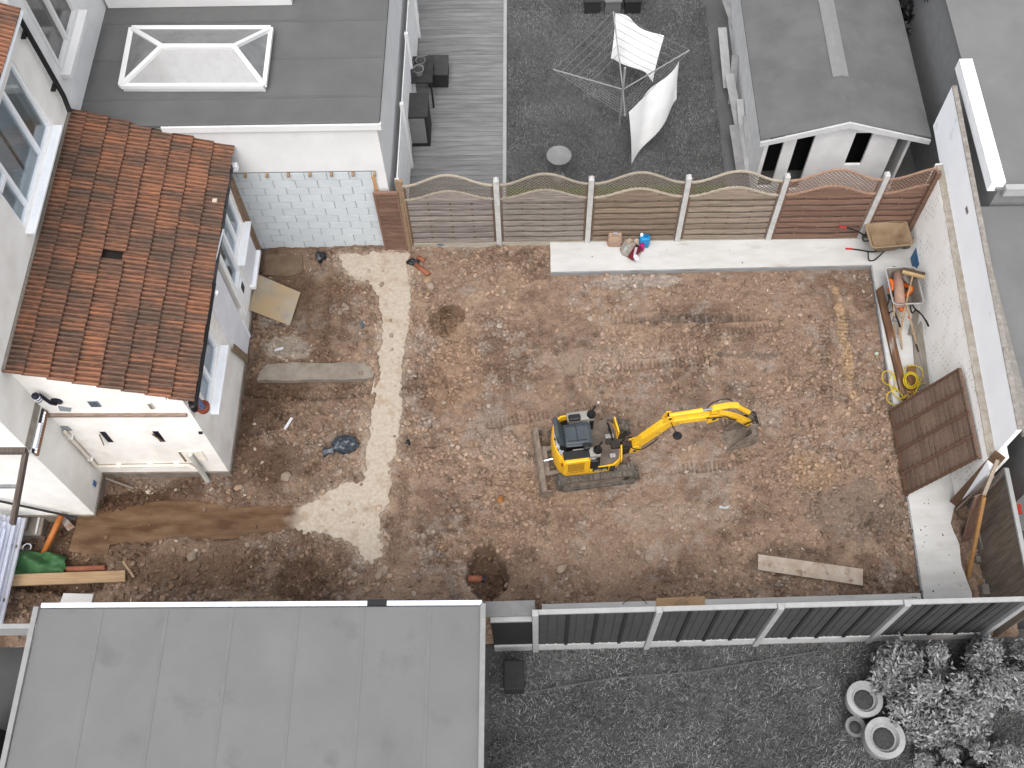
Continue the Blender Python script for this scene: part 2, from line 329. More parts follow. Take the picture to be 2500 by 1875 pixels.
def tintmat(name, rough=.95, bump=.9, bscale=45, fine=(.52, 1.48), fscale=34):
    M = bpy.data.materials.new(name); M.use_nodes = True; N = M.node_tree.nodes; L = M.node_tree.links; B = N['Principled BSDF']
    B.inputs['Roughness'].default_value = rough; B.inputs['Specular IOR Level'].default_value = .12
    a = N.new('ShaderNodeAttribute'); a.attribute_name = 'tint'; tc = N.new('ShaderNodeNewGeometry')
    n = N.new('ShaderNodeTexNoise'); n.inputs['Scale'].default_value = fscale; n.inputs['Detail'].default_value = 6; n.inputs['Roughness'].default_value = .7; L.new(tc.outputs['Position'], n.inputs['Vector'])
    mr = N.new('ShaderNodeMapRange'); mr.inputs[1].default_value = .3; mr.inputs[2].default_value = .7; mr.inputs[3].default_value = fine[0]; mr.inputs[4].default_value = fine[1]; L.new(n.outputs['Fac'], mr.inputs[0])
    h = N.new('ShaderNodeHueSaturation'); L.new(a.outputs['Color'], h.inputs['Color']); L.new(mr.outputs[0], h.inputs['Value']); L.new(h.outputs[0], B.inputs['Base Color'])
    if bump:
        b = N.new('ShaderNodeBump'); b.inputs['Strength'].default_value = bump; b.inputs['Distance'].default_value = .02; n2 = N.new('ShaderNodeTexNoise'); n2.inputs['Scale'].default_value = bscale; n2.inputs['Detail'].default_value = 5
        L.new(tc.outputs['Position'], n2.inputs['Vector']); L.new(n2.outputs['Fac'], b.inputs['Height']); L.new(b.outputs[0], B.inputs['Normal'])
    return M
soilm = tintmat('bare_soil')
soil = tag(grid_mesh('soil_ground', X, Y, Z, TC, soilm), 'bare dug-over brown soil covering the building plot', 'ground', kind='structure')

# far ground so that nothing ends in a void
tag(MB().add([(-400,-400,-.62),(400,-400,-.62),(400,400,-.62),(-400,400,-.62)], [(0,1,2,3)]).build('ground', g(95,80,scale=.6)), 'grey ground around the gardens', 'ground', kind='structure')

# ---- stones, clods and chips: uncountable, one object each kind of heap
ICO = bmesh.new(); bmesh.ops.create_icosphere(ICO, subdivisions=1, radius=1); iv = np.array([v.co[:] for v in ICO.verts]); ICO.verts.ensure_lookup_table(); it = np.array([[v.index for v in f.verts] for f in ICO.faces]); ICO.free()
SLABS = [[(.4,12.5),(.4,13.4),(8.2,13.4),(8.2,5.3),(6.88,5.3),(7.08,12.5)]]
HOUSE_P = [(-8.3,8.05),(-5.82,8.05),(-5.82,13.4),(-12,13.4),(-12,7.2),(-8.2,7.2)]
def scatter(name, n, smin, smax, cols, match=None, flat=(.45,.8), chip=0, seed=1, dens=None, sink=.3, powr=3.0, label='', onfoot=.08, box=(-9.8,8.0,4.9,13.25), inside=None):
    r_ = np.random.default_rng(seed); xs = r_.uniform(box[0], box[1], n*4); ys = r_.uniform(box[2], box[3], n*4)
    keep = np.ones(len(xs), bool)
    for P in SLABS + [HOUSE_P]:
        if inside is None: keep &= polydist(xs, ys, P) > .02
    if inside is not None: keep &= polydist(xs, ys, inside) < -.04
    keep &= (polydist(xs, ys, FOOT) > .03) | (r_.random(len(xs)) < onfoot)
    D = vnoise(xs, ys, .9, 21)*.6+vnoise(xs, ys, .3, 22)*.4 if dens is None else dens(xs, ys)
    keep &= r_.random(len(xs)) < np.clip((D-.3)*2.2, .12, 1)
    xs, ys = xs[keep][:n], ys[keep][:n]; k = len(xs)
    sz = smin + (smax-smin)*r_.random(k)**powr; zz = np.array([SOILZ(a, b) for a, b in zip(xs, ys)])
    if inside is not None: zz = np.full(k, .12)
    inF = polydist(xs, ys, FOOT) < 0; zz = np.where(inF, np.maximum(zz, 0), zz)
    jit = 1 + r_.uniform(-.28, .28, (k, len(iv), 1)); V = iv[None]*jit
    asp = np.stack([np.ones(k), r_.uniform(.6, 1, k), r_.uniform(*flat, k)], 1)
    if chip: asp = np.stack([r_.uniform(1.2, 2.6, k), r_.uniform(.35, .6, k), r_.uniform(.2, .4, k)], 1)
    V = V*asp[:, None]*sz[:, None, None]; a = r_.uniform(0, 2*np.pi, k); ca, sa = np.cos(a)[:, None], np.sin(a)[:, None]
    tl = r_.normal(0, .25, (k, 1)); V[..., 2] += V[..., 0]*tl
    V = np.stack([V[..., 0]*ca-V[..., 1]*sa + xs[:, None], V[..., 0]*sa+V[..., 1]*ca + ys[:, None], V[..., 2] + (zz+sz*asp[:, 2]*(1-2*sink)*.8)[:, None]], -1)
    T = (it[None] + (np.arange(k)*len(iv))[:, None, None]).reshape(-1, 3).astype(np.int32); V = V.reshape(-1, 3).astype(np.float32)
    me = bpy.data.meshes.new(name); me.vertices.add(len(V)); me.vertices.foreach_set('co', V.ravel()); me.loops.add(T.size); me.loops.foreach_set('vertex_index', T.ravel())
    me.polygons.add(len(T)); me.polygons.foreach_set('loop_start', np.arange(0, T.size, 3, dtype=np.int32)); me.update(); me.validate()
    cs = np.array([c_[:3] for c_ in cols])[r_.integers(0, len(cols), k)]*r_.uniform(.8, 1.2, (k, 1))
    if match: cs = TC[np.clip(np.round((ys-y0)/st).astype(int), 0, ny), np.clip(np.round((xs-x0)/st).astype(int), 0, nx)]*r_.uniform(match[0], match[1], (k, 1))
    cc = np.ones((k, len(iv), 4), np.float32); cc[..., :3] = cs[:, None]
    ca_ = me.color_attributes.new('tint', 'FLOAT_COLOR', 'POINT'); ca_.data.foreach_set('color', cc.ravel()); me.materials.append(tintmat(name+'_stone', .9, 0, 30, (.8, 1.2), 25))
    if chip == 0: me.shade_smooth(); me.set_sharp_from_angle(angle=math.radians(35))
    o = bpy.data.objects.new(name, me); COL.objects.link(o); return tag(o, label, 'rubble', kind='stuff')
browns = [S(168,144,124), S(154,128,108), S(182,158,136), S(140,114,95), S(174,154,138)]
scatter('soil_crumbs', 27000, .008, .06, browns, match=(.75, 1.5), seed=3, powr=2.8, onfoot=.03, flat=(.55,.95), sink=.22, label='brown clods and crumbs of earth strewn over the soil')
scatter('gravel', 2600, .006, .024, [S(182,162,142), S(194,178,160), S(168,152,136), S(206,194,178), S(150,132,116)], seed=4, powr=2.6, sink=.2, onfoot=.03, label='small pale pebbles scattered over the soil')
scatter('debris_chips', 600, .010, .026, [S(222,208,186), S(206,186,158), S(232,224,210), S(150,120,92)], chip=1, seed=5, powr=2, sink=.1, dens=lambda x, y: .3+.35*(x > 2.5)+.2*vnoise(x, y, .7, 90), onfoot=.02, label='pale wood and mortar chips littering the soil')
scatter('slab_dirt', 420, .004, .018, [S(120,98,80), S(140,118,98), S(96,80,68), S(168,150,132)], seed=15, powr=2.5, sink=.3, label='crumbs of dirt trodden onto the pale slab', dens=lambda x, y: .32+.6*(y < 7.6)+.15*vnoise(x, y, .5, 91), inside=[(.45,12.6),(7.1,12.68),(6.93,5.35),(7.62,5.3),(7.6,6.9),(7.75,7.3),(7.85,13.2),(.45,13.2)], box=(.4,7.9,5.2,13.25))
# larger stones one can point at
def stone(px, py, r_, col, nm='stone', lab=None, grp=None, flat=.6, z=None):
    p_ = at(px, py); k = random.Random(int(px*7+py)); mb = MB(); b = bmesh.new(); bmesh.ops.create_icosphere(b, subdivisions=2, radius=1)
    zz = SOILZ(p_.x, p_.y) if z is None else z; sx, sy = r_*k.uniform(.9, 1.15), r_*k.uniform(.65, .95); an = k.uniform(0, 3)
    off = [Vector((k.gauss(0, 1), k.gauss(0, 1), k.gauss(0, 1))).normalized() for _ in range(5)]
    vs = []
    for v in b.verts:
        d = 1.0
        for o_ in off: d = min(d, .82/max(.82, v.co.dot(o_)+.12)) 
        q = v.co*d*k.uniform(.95, 1.05); x, y = q.x*sx, q.y*sy
        vs.append((p_.x+x*math.cos(an)-y*math.sin(an), p_.y+x*math.sin(an)+y*math.cos(an), zz+r_*flat*(q.z+.45)))
    mb.add(vs, [tuple(v.index for v in f.verts) for f in b.faces]); b.free()
    return tag(mb.build(nm, col, smooth=30), lab, 'stone', grp)
st_pale = mat('stone_pale', S(206,194,178), S(184,168,150), scale=9, bump=.3, rand=.1); st_tan = mat('stone_tan', S(178,150,126), S(150,124,102), scale=9, bump=.3, rand=.14)
st_grey = mat('stone_grey', S(182,164,146), S(158,138,120), scale=9, bump=.3, rand=.1); st_or = mat('stone_orange', S(186,128,72), S(150,98,56), scale=9, bump=.3)
# ---- concrete: footing, slabs
def poly_slab(name, poly, ztop, thick, mat_, label, kind='structure', jag=0, seed=0, parent=None, cat='concrete'):
    r_ = random.Random(seed); pts = []
    n = len(poly)
    for i in range(n):
        a, b = Vector((*poly[i][:2], 0)), Vector((*poly[(i+1) % n][:2], 0)); k = max(1, int((b-a).length/.12)) if jag else 1
        for q in range(k):
            p_ = a.lerp(b, q/k); pts.append((p_.x+(r_.uniform(-jag, jag) if q else 0), p_.y+(r_.uniform(-jag, jag) if q else 0), ztop-thick))
    return tag(MB().prism(pts, (0, 0, thick)).build(name, mat_, parent), label, cat, kind=kind)
def footmat():
    M = mat('footing_concrete', S(220,208,192), S(200,183,163), scale=14, bump=.5, bscale=40, c3=S(176,150,124), c3at=(.52,.74), c3scale=3.1, world=True)
    N = M.node_tree.nodes; L = M.node_tree.links; B = N['Principled BSDF']; src = B.inputs['Base Color'].links[0].from_socket
    ge = N.new('ShaderNodeNewGeometry'); sx = N.new('ShaderNodeSeparateXYZ'); L.new(ge.outputs['Position'], sx.inputs[0])
    nz = N.new('ShaderNodeTexNoise'); nz.inputs['Scale'].default_value = 1.6; nz.inputs['Detail'].default_value = 6; L.new(ge.outputs['Position'], nz.inputs['Vector'])
    m1 = N.new('ShaderNodeMath'); m1.operation = 'MULTIPLY_ADD'; m1.inputs[1].default_value = 1.6; L.new(nz.outputs['Fac'], m1.inputs[0]); L.new(sx.outputs[0], m1.inputs[2])
    mr = N.new('ShaderNodeMapRange'); mr.inputs[1].default_value = -3.45; mr.inputs[2].default_value = -3.95; L.new(m1.outputs[0], mr.inputs[0])   # wet mud smeared over the western leg
    n2 = N.new('ShaderNodeTexNoise'); n2.inputs['Scale'].default_value = 3; n2.inputs['Detail'].default_value = 5; mp = N.new('ShaderNodeMapping'); mp.inputs['Scale'].default_value = (.5, 1.6, 1); L.new(ge.outputs['Position'], mp.inputs[0]); L.new(mp.outputs[0], n2.inputs['Vector'])
    rp = N.new('ShaderNodeValToRGB'); rp.color_ramp.elements[0].position = .36; rp.color_ramp.elements[1].position = .68; rp.color_ramp.elements[0].color = S(92,62,34); rp.color_ramp.elements[1].color = S(138,108,80); L.new(n2.outputs['Fac'], rp.inputs[0])
    rr = N.new('ShaderNodeMapRange'); rr.inputs[3].default_value = .85; rr.inputs[4].default_value = .38; L.new(mr.outputs[0], rr.inputs[0]); L.new(rr.outputs[0], B.inputs['Roughness'])
    x = N.new('ShaderNodeMix'); x.data_type = 'RGBA'; L.new(mr.outputs[0], x.inputs[0]); L.new(src, x.inputs[6]); L.new(rp.outputs[0], x.inputs[7]); L.new(x.outputs[2], B.inputs['Base Color'])
    return M
def grow(P, d):
    P = [Vector((*p_, 0)) for p_ in P]; A = sum(a.x*b.y-b.x*a.y for a, b in zip(P, P[1:]+P[:1])); s_ = 1 if A > 0 else -1; out = []
    for i in range(len(P)):
        t_ = (P[(i+1) % len(P)]-P[i-1]).normalized(); out.append((P[i].x+s_*t_.y*d, P[i].y-s_*t_.x*d))
    return out
poly_slab('concrete_footing', grow(FOOT, .09), 0, .3, footmat(), 'pale poured concrete footing strip bending across the soil, muddy at its western end')
q = lambda pts, z: [tuple(at(x, y, z)) for x, y in pts]
poly_slab('patio_slab', [(.40,12.53),(7.09,12.61),(6.99,9.2),(6.89,5.62),(6.86,5.28),(7.70,5.2),(7.74,5.6),(7.66,6.1),(7.70,6.5),(7.62,6.9),(7.74,7.2),(7.95,7.4),(8.05,13.29),(.40,13.28)], .12, .5, conc, 'smooth pale concrete slab laid in an L along the trellis fence and white wall', jag=.004)
tag(MB().beam((.41,12.512,.055), (7.10,12.592,.055), .03, .12).build('shuttering_board', greyedge), 'grey shuttering board along the front edge of the pale slab below the fence', 'board', 'shuttering boards')
tag(MB().beam((7.075,12.57,.05), (6.875,5.64,.05), .03, .125).build('shuttering_board', greyedge), 'grey shuttering board along the soil edge of the slab by the white wall', 'board', 'shuttering boards')
poly_slab('kerb_strip', [(.12,5.44),(6.84,5.60),(6.84,5.28),(.12,5.0)], .11, .3, conc, 'narrow pale concrete strip along the lower fence')
tag(MB().prism([tuple(at(x, y, .113)) for x, y in [(1602,1461),(1720,1456),(1722,1500),(1603,1505)]], (0,0,.02)).build('plywood_scrap', mat('ply_new', S(214,180,138), S(198,160,118), scale=6, stretch=(1,6,1))), 'tan plywood offcut with a round cut lying on the concrete strip by the lower fence', 'board')
tag(MB().lathe(at(1665,1478,.135), [(.12,0),(.12,.02),(.11,.026)], 20).build('round_offcut', mat('ply_disc', S(190,160,124), S(176,146,110), scale=6, stretch=(1,6,1))), 'round plywood disc lying on the tan plywood offcut', 'board')
tag(MB().tube(smoothpath([at(1520,1475,.12), at(1535,1462,.18), at(1560,1457,.2), at(1580,1474,.13)], 5), .006, 5).build('bent_rod', mat('rusty', S(110,78,64), S(84,60,50))), 'bent rusty rod arching over the concrete strip by the lower fence', 'rod')
old = [at(540+x/ZS, 780+y/ZS, .06) for x, y in [(385,380),(640,362),(880,372),(1060,362),(1200,368),(1270,400),(1300,440),(1280,490),(1150,505),(880,510),(640,515),(300,512),(330,440)]]
poly_slab('old_foundation', old, .07, .11, oldconc, 'old grey concrete foundation stub crossing the soil from the house to the footing', jag=.012, seed=3)
poly_slab('old_slab', [at(540+x/ZS, 340+y/ZS, -.02) for x, y in [(370,985),(520,975),(685,985),(690,1130),(560,1165),(380,1150)]], .02, .3, mat('muddy_slab', S(140,120,98), S(118,96,76), scale=4, bump=.3), 'small muddy square of old concrete in the corner below the block wall', jag=.01, seed=5)
poly_slab('white_pad', [at(x, y, .05) for x, y in [(155,1448),(228,1450),(218,1490),(140,1490)]], .05, .3, conc, 'small whitish concrete pad beside the lower building edge')
# larger stones
for px, py, r_ in [(468,1358,.13),(1050,700,.13),(1372,1390,.12),(935,1395,.12),(925,1408,.09),(1585,1365,.11),(1010,690,.08),(700,1165,.12),(1230,715,.09)]:
    stone(px, py, r_, st_grey, lab={468: 'flat grey stone lying below the muddy end of the footing', 1050: 'grey broken stone touching the tan stone below the wrapped pipe', 1372: 'grey broken stone on the soil midway between pit and digger blade', 935: 'larger of two grey stones at the tip of the footing', 925: 'smaller of two grey stones at the tip of the footing',
        1585: 'flat grey stone on the soil below the digger bucket', 1010: 'small grey stone between the footing and the wrapped clay pipe', 700: 'grey stone on the soil between house corner and rubbish bag', 1230: 'grey stone on the soil below the trellis fence left of the slab'}[px], grp='large grey stones', flat=.5)
for i, (px, py, r_) in enumerate([(360,1200,.09),(428,1195,.06),(515,1195,.07),(570,1345,.06),(432,1322,.05),(478,1345,.07),(1250,617,.1),(1160,675,.07),(1085,985,.08),(880,1050,.07),(620,1032,.06),(622,1095,.06),(640,1130,.06),(1440,780,.1),(1220,800,.09),(1238,868,.06),(1668,1100,.05),(1990,960,.05),(1770,1095,.05),(1570,645,.07),(1780,660,.05),(1845,690,.06),(2105,715,.07),(1520,715,.06),(1490,705,.07),(1540,745,.05),(1605,735,.05),(1640,1290,.07),(1660,1285,.05),(1900,1420,.05),(2148,1240,.06),(1745,1395,.07),(1700,1410,.06),(1880,1345,.05),(815,735,.05),(880,815,.06),(760,880,.06),(840,745,.07),(868,730,.06),(700,880,.06),(1175,1460,.08),(1010,1450,.1),(960,1440,.08),(1060,1300,.06)]):
    stone(px, py, r_*.72, st_pale, lab='pale fist-sized stone lying loose on the soil', grp='pale loose stones', flat=.5)
for i, (px, py, r_) in enumerate([(1200,955,.1),(1170,990,.07),(1300,1020,.06),(1105,1050,.07),(1270,880,.06),(1045,720,.09),(1600,500+420,.07),(1610,925,.08),(1293,1206,.08),(1400,1245,.09),(1412,1256,.08),(1435,1250,.08),(1420,1260,.07),(1695,1010,.08),(1620,1225,.07),(1560,1245,.06),(1480,1220,.07),(1540,1330,.08),(1510,1345,.07),(1530,1285,.07),(1250,1240,.07),(1230,1300,.07),(1190,1330,.08),(1130,1225,.1),(1120,1250,.09),(1100,1285,.08),(1115,1170,.09),(1075,1190,.07),(1165,1085,.07),(1225,1260,.06),(1330,945,.06),(1355,955,.06),(1365,958,.05),(1375,960,.05),(1280,1310,.06),(1450,930,.06),(760,1000,.06),(735,990,.07),(580,1190,.13),(560,1200,.1),(610,1215,.08),(650,1170,.07),(540,1180,.1),(600,1150,.08),(1390,1310,.06),(1425,1315,.07),(1335,1300,.05),(1820,1290,.06),(1840,1330,.07),(1760,1300,.06)]):
    stone(px, py, r_*.7, st_tan, lab='brown rounded stone half sunk in the soil', grp='brown rounded stones', flat=.6)
stone(1222,1222,.09, st_or, lab='orange-brown stone on the soil left of the digger blade', flat=.7)
stone(1045,688,.12, mat('sandstone', S(200,172,142), S(180,150,120), scale=6), lab='angular tan stone below the wrapped clay pipe', flat=.5)

# ================================================================ OWN HOUSE with tiled lean-to
HX, EX, SY, NY = -8.27, -5.83, 8.08, 13.33
house = thing('house', 'white pebbledashed house with a red tiled lean-to', 'house', (HX, SY, 0))
WIN1 = (10.42, 12.6, 4.68, 6.26)
mw = MB(); wall_grid(mw, 'x', HX, .3, 7.24, 13.32, -.5, 6.62, [WIN1]); wall_grid(mw, 'y', 7.24, .3, -13.5, HX-.3, -.5, 6.62)
mw.build('main_wall', render_w, house)
SW1, NW1, DR, SLOT = (8.62,9.94,1.60,2.84), (12.05,13.0,1.32,2.62), (11.42,12.02,.32,2.5), (11.12,11.39,.62,2.42)
ew = MB(); wall_grid(ew, 'x', EX, .26, SY, NY, -.35, 3.06, [SW1, NW1, (DR[0],DR[1],DR[2],DR[3]), SLOT])
ew.prism([(HX,SY+.26,-.35),(EX-.26,SY+.26,-.35),(EX-.26,SY+.26,3.17),(HX,SY+.26,4.16)], (0,-.26,0))
ext = ew.build('extension_wall', mat('smooth_render', V(236,234,230), V(222,218,212), scale=1.8, bump=.25, bscale=90, c3=V(212,205,194), c3at=(.56,.78), c3scale=1.7), house)
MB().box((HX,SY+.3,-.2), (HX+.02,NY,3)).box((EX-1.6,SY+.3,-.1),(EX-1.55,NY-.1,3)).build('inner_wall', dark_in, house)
MB().box((HX-.62,9.9,4.4), (HX-.58,13.2,6.5)).build('inner_room', curtain, house)
MB().box((HX-.58,10.3,4.5), (HX-.3,12.8,4.60)).build('inner_sill', curtain, house)
# tiles
RS = Vector((HX, 0, 4.30)); RE = Vector((-5.62, 0, 3.20)); SL = (RE-RS); slen = SL.length; ang = math.atan2(-(SL.z), SL.x)
gauge, tw = .372, .187
def tile_mesh(nm, wd=tw, ln=.41):
    prof = [(0,.002),(.010,.034),(.030,.036),(.042,.006),(.084,.000),(.095,.034),(.114,.036),(.127,.006),(.172,.000),(.1835,.012)]
    top = [(y*wd/tw, z) for y, z in prof]; vs = []; n = len(top)
    for x, lift in ((0,0),(ln,0)):
        vs += [(x, y, z) for y, z in top]
    vs += [(ln, y, z-.013) for y, z in top]
    fs = [(i, i+1, n+i+1, n+i) for i in range(n-1)] + [(n+i, n+i+1, 2*n+i+1, 2*n+i) for i in range(n-1)]
    vs += [(0,0,-.009),(0,top[-1][0],-.003)]; fs += [(0, n, 2*n, 3*n), (n-1, 3*n+1, 3*n-1, 2*n-1), tuple([2*n+i for i in range(n-1,-1,-1)]+[3*n,3*n+1])]
    me = bpy.data.meshes.new(nm); me.from_pydata(vs, [], fs); me.materials.append(TILE); return me
def tile_material():
    M = bpy.data.materials.new('clay_tile'); M.use_nodes = True; N = M.node_tree.nodes; L = M.node_tree.links; B = N['Principled BSDF']; B.inputs['Roughness'].default_value = .9; B.inputs['Specular IOR Level'].default_value = .15
    oi = N.new('ShaderNodeObjectInfo'); tc = N.new('ShaderNodeTexCoord'); ge = N.new('ShaderNodeNewGeometry')
    r1 = N.new('ShaderNodeValToRGB'); e = r1.color_ramp.elements; e[0].position = 0; e[0].color = S(190,132,104); e[1].position = 1; e[1].color = S(208,144,110)
    for p_, c_ in [(.2,S(182,128,102)),(.4,S(198,138,106)),(.55,S(174,124,100)),(.68,S(188,132,106)),(.8,S(160,118,98)),(.86,S(202,134,96)),(.93,S(154,120,102))]:
        k = e.new(p_); k.color = c_
    L.new(oi.outputs['Random'], r1.inputs[0])
    big = N.new('ShaderNodeTexNoise'); big.inputs['Scale'].default_value = 1.3; big.inputs['Detail'].default_value = 5; L.new(ge.outputs['Position'], big.inputs['Vector'])
    mp = N.new('ShaderNodeMapping'); mp.inputs['Scale'].default_value = (5, 34, 20); ml = N.new('ShaderNodeMath'); ml.operation = 'MULTIPLY'; ml.inputs[1].default_value = 50; L.new(oi.outputs['Random'], ml.inputs[0])
    cx = N.new('ShaderNodeCombineXYZ'); [L.new(ml.outputs[0], cx.inputs[k]) for k in range(3)]; L.new(cx.outputs[0], mp.inputs['Location']); L.new(tc.outputs['Object'], mp.inputs['Vector'])
    gr = N.new('ShaderNodeTexNoise'); gr.inputs['Scale'].default_value = 1; gr.inputs['Detail'].default_value = 6; gr.inputs['Roughness'].default_value = .7; L.new(mp.outputs[0], gr.inputs['Vector'])
    # lichen and soot: grows mostly in the middle of the roof
    ad = N.new('ShaderNodeMath'); ad.operation = 'MULTIPLY_ADD'; ad.inputs[1].default_value = 1.1; L.new(gr.outputs['Fac'], ad.inputs[0]); L.new(big.outputs['Fac'], ad.inputs[2])
    ad2 = N.new('ShaderNodeMath'); ad2.operation = 'MULTIPLY_ADD'; ad2.inputs[1].default_value = .20; L.new(oi.outputs['Random'], ad2.inputs[0]); L.new(ad.outputs[0], ad2.inputs[2])
    mr = N.new('ShaderNodeMapRange'); mr.inputs[1].default_value = .93; mr.inputs[2].default_value = 1.34; mr.inputs[4].default_value = .9; L.new(ad2.outputs[0], mr.inputs[0])
    x = N.new('ShaderNodeMix'); x.data_type = 'RGBA'; L.new(mr.outputs[0], x.inputs[0]); L.new(r1.outputs[0], x.inputs[6]); x.inputs[7].default_value = S(112,99,90)
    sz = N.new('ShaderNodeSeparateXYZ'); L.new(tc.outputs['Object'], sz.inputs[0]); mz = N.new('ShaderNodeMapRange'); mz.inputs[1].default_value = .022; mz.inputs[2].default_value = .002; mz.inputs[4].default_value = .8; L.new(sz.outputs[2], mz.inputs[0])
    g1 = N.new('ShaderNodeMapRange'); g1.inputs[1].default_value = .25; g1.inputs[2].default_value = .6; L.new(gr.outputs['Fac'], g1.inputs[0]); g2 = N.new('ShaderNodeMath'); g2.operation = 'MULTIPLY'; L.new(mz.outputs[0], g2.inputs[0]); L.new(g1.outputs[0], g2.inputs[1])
    xg = N.new('ShaderNodeMix'); xg.data_type = 'RGBA'; L.new(g2.outputs[0], xg.inputs[0]); L.new(x.outputs[2], xg.inputs[6]); xg.inputs[7].default_value = S(88,62,50); x = xg      # darker brown in the channels
    sp = N.new('ShaderNodeTexNoise'); sp.inputs['Scale'].default_value = 26; sp.inputs['Detail'].default_value = 3; L.new(ge.outputs['Position'], sp.inputs['Vector'])
    m2 = N.new('ShaderNodeMapRange'); m2.inputs[1].default_value = .70; m2.inputs[2].default_value = .74; L.new(sp.outputs['Fac'], m2.inputs[0])
    y = N.new('ShaderNodeMix'); y.data_type = 'RGBA'; L.new(m2.outputs[0], y.inputs[0]); L.new(x.outputs[2], y.inputs[6]); y.inputs[7].default_value = S(40,32,28)
    L.new(y.outputs[2], B.inputs['Base Color'])
    b = N.new('ShaderNodeBump'); b.inputs['Strength'].default_value = .5; b.inputs['Distance'].default_value = .012; L.new(gr.outputs['Fac'], b.inputs['Height']); L.new(b.outputs[0], B.inputs['Normal'])
    return M
TILE = tile_material()
roofdark = mat('roof_underlay', S(58,50,46), S(44,38,36), scale=5)
roof = MB().prism([(HX,8.06,4.24),(-5.70,8.06,3.16),(-5.70,8.06,3.10),(HX,8.06,4.16)], (0,5.26,0)).build('roof', roofdark, house)
tm = tile_mesh('tile'); ncol = 29; rot = (0, ang, 0)
dirv = SL.normalized(); nrm = Vector((-SL.z, 0, SL.x)).normalized()
row0 = slen - 7*gauge
for r_ in range(8):
    d0 = row0 + (r_-1)*gauge
    for k in range(ncol):
        if r_ == 3 and k == 13: continue                                # the slipped, missing tile
        yy = 7.955 + k*tw*.9935 + random.uniform(-.004, .004)
        p_ = RS + dirv*(max(d0, .005) + random.uniform(-.008, .008)) + nrm*(.014) ; p_.y = yy
        sx = 1 if r_ else (row0+.04)/.41
        piece('tile', tm, roof, p_, (0, ang-.15+random.uniform(-.016,.016), random.uniform(-.012,.012)), (sx, 1, 1))
MB().beam(RS+Vector((.03,7.98,.04)), RS+Vector((.03,13.33,.04)), .05, .03).build('flashing', mat('mortar_fillet', S(176,166,154), S(150,140,128), scale=20, bump=.6), roof)
# gutters, eaves
MB().tube([(-5.60,7.93,3.10),(-5.60,10.35,3.12)], .055, 10).build('gutter', black, house, smooth=True)
MB().box((-5.70,7.98,2.98), (-5.67,13.3,3.14)).build('fascia', black, house)
e0, e1 = at(566,405,3.0), at(518,713,3.0)
MB().prism([(-5.665,10.3,3.05),(e1.x-.02,e1.y,2.97),(e0.x-.03,e0.y,2.97),(-5.665,13.32,3.05)], (0,0,.03)).build('eaves_board', rust, house)
MB().tube([e0, e1], .04, 8).build('gutter', mat('gutter_grey', S(70,70,74), S(120,120,124), scale=10), house, smooth=True)
MB().box((e0.x-.12,e0.y-.05,2.9), (e0.x+.1,e0.y+.06,3.03)).build('gutter_bracket', upvc, house)
MB().tube([e1+Vector((-.02,0,.02)), e1+Vector((.1,-.02,-.02))], .055, 8).build('gutter_end', upvc, house)
MB().tube([at(545,560,3.05), at(524,640,3.05)], .018, 6).build('gutter_strap', upvc, house)
plast = mat('plastic_scrap', S(150,160,170), S(96,104,112), scale=14, rough=.3, spec=.5)
tag(MB().sheet(8, 6, lambda u, v: at(548,432,3.06)+Vector((.14*u-.05, .4*v-.3, .05*math.sin(7*u+4*v)+.03))).build('plastic_scrap', plast), 'crumpled grey plastic caught in the eaves gutter of the tiled roof', 'plastic')
MB().lathe((-5.62,7.94,2.99), [(.06,0),(.06,.16),(.03,.18)], 10).build('gutter_outlet', black, house)
tag(MB().box(tuple(at(524,494,3.3)-Vector((.03,.03,0))), tuple(at(524,494,3.3)+Vector((.05,.05,.05)))).build('wood_block', mat('cream_block', S(236,220,196))), 'small cream block lying at the roof edge above the gutter', 'block')
tag(MB().lathe(at(470,842,3.15), [(.02,0),(.05,.02),(.04,.09),(.01,.1)], 10).build('green_ball', mat('mint', S(120,190,160))), 'small mint green ball stuck in the roof gutter', 'ball')
MB().box((HX-.22,10.46,4.72), (HX-.20,11.5,6.2)).box((HX-.24,11.62,4.72), (HX-.22,12.1,6.2)).build('pane_backing', mat('blind_white', V(214,214,214), V(196,196,198), scale=3), house)
MB().box((EX-.24,8.7,1.62), (EX-.22,9.5,2.5)).box((EX-.24,12.1,1.36), (EX-.22,12.7,2.2)).build('pane_backing', mat('backing_grey', V(180,186,190), V(150,156,160), scale=3), house)  # pale sheets added close behind the panes to lighten them
# windows
def window(rect, X, bars, nm, sill=True, depth=.09, fr=.065, side=1):
    ya, yb, za, zb = rect; mb = MB(); xo = X-.03; xi = X-.03-depth
    mb.box((xi,ya,za), (xo,yb,za+fr)).box((xi,ya,zb-fr), (xo,yb,zb)).box((xi,ya,za+fr), (xo,ya+fr,zb-fr)).box((xi,yb-fr,za+fr), (xo,yb,zb-fr))
    for kind, a, b0, b1 in bars:
        if kind == 'v': mb.box((xi+.002,a-.04,b0), (xo+.003,a+.04,b1))
        else: mb.box((xi+.004,b0,a-.04), (xo+.005,b1,a+.04))
    w_ = mb.build(nm, upvc, house, bevel=.006)
    MB().box((xi+.03,ya+.03,za+.03), (xi+.042,yb-.03,zb-.03)).build('pane', glass, w_)
    if sill: MB().box((X-.04,ya-.06,za-.07), (X+.15,yb+.06,za-.02)).build('sill', upvc, w_, bevel=.008)
    return w_
window(WIN1, HX, [('v',10.86,4.75,6.2),('v',11.95,4.75,6.2),('h',5.55,10.5,10.82)], 'window')
window(SW1, EX, [('v',9.18,1.66,2.78),('h',2.32,8.68,9.14)], 'window')
window(NW1, EX, [('v',12.5,1.38,2.56)], 'window')
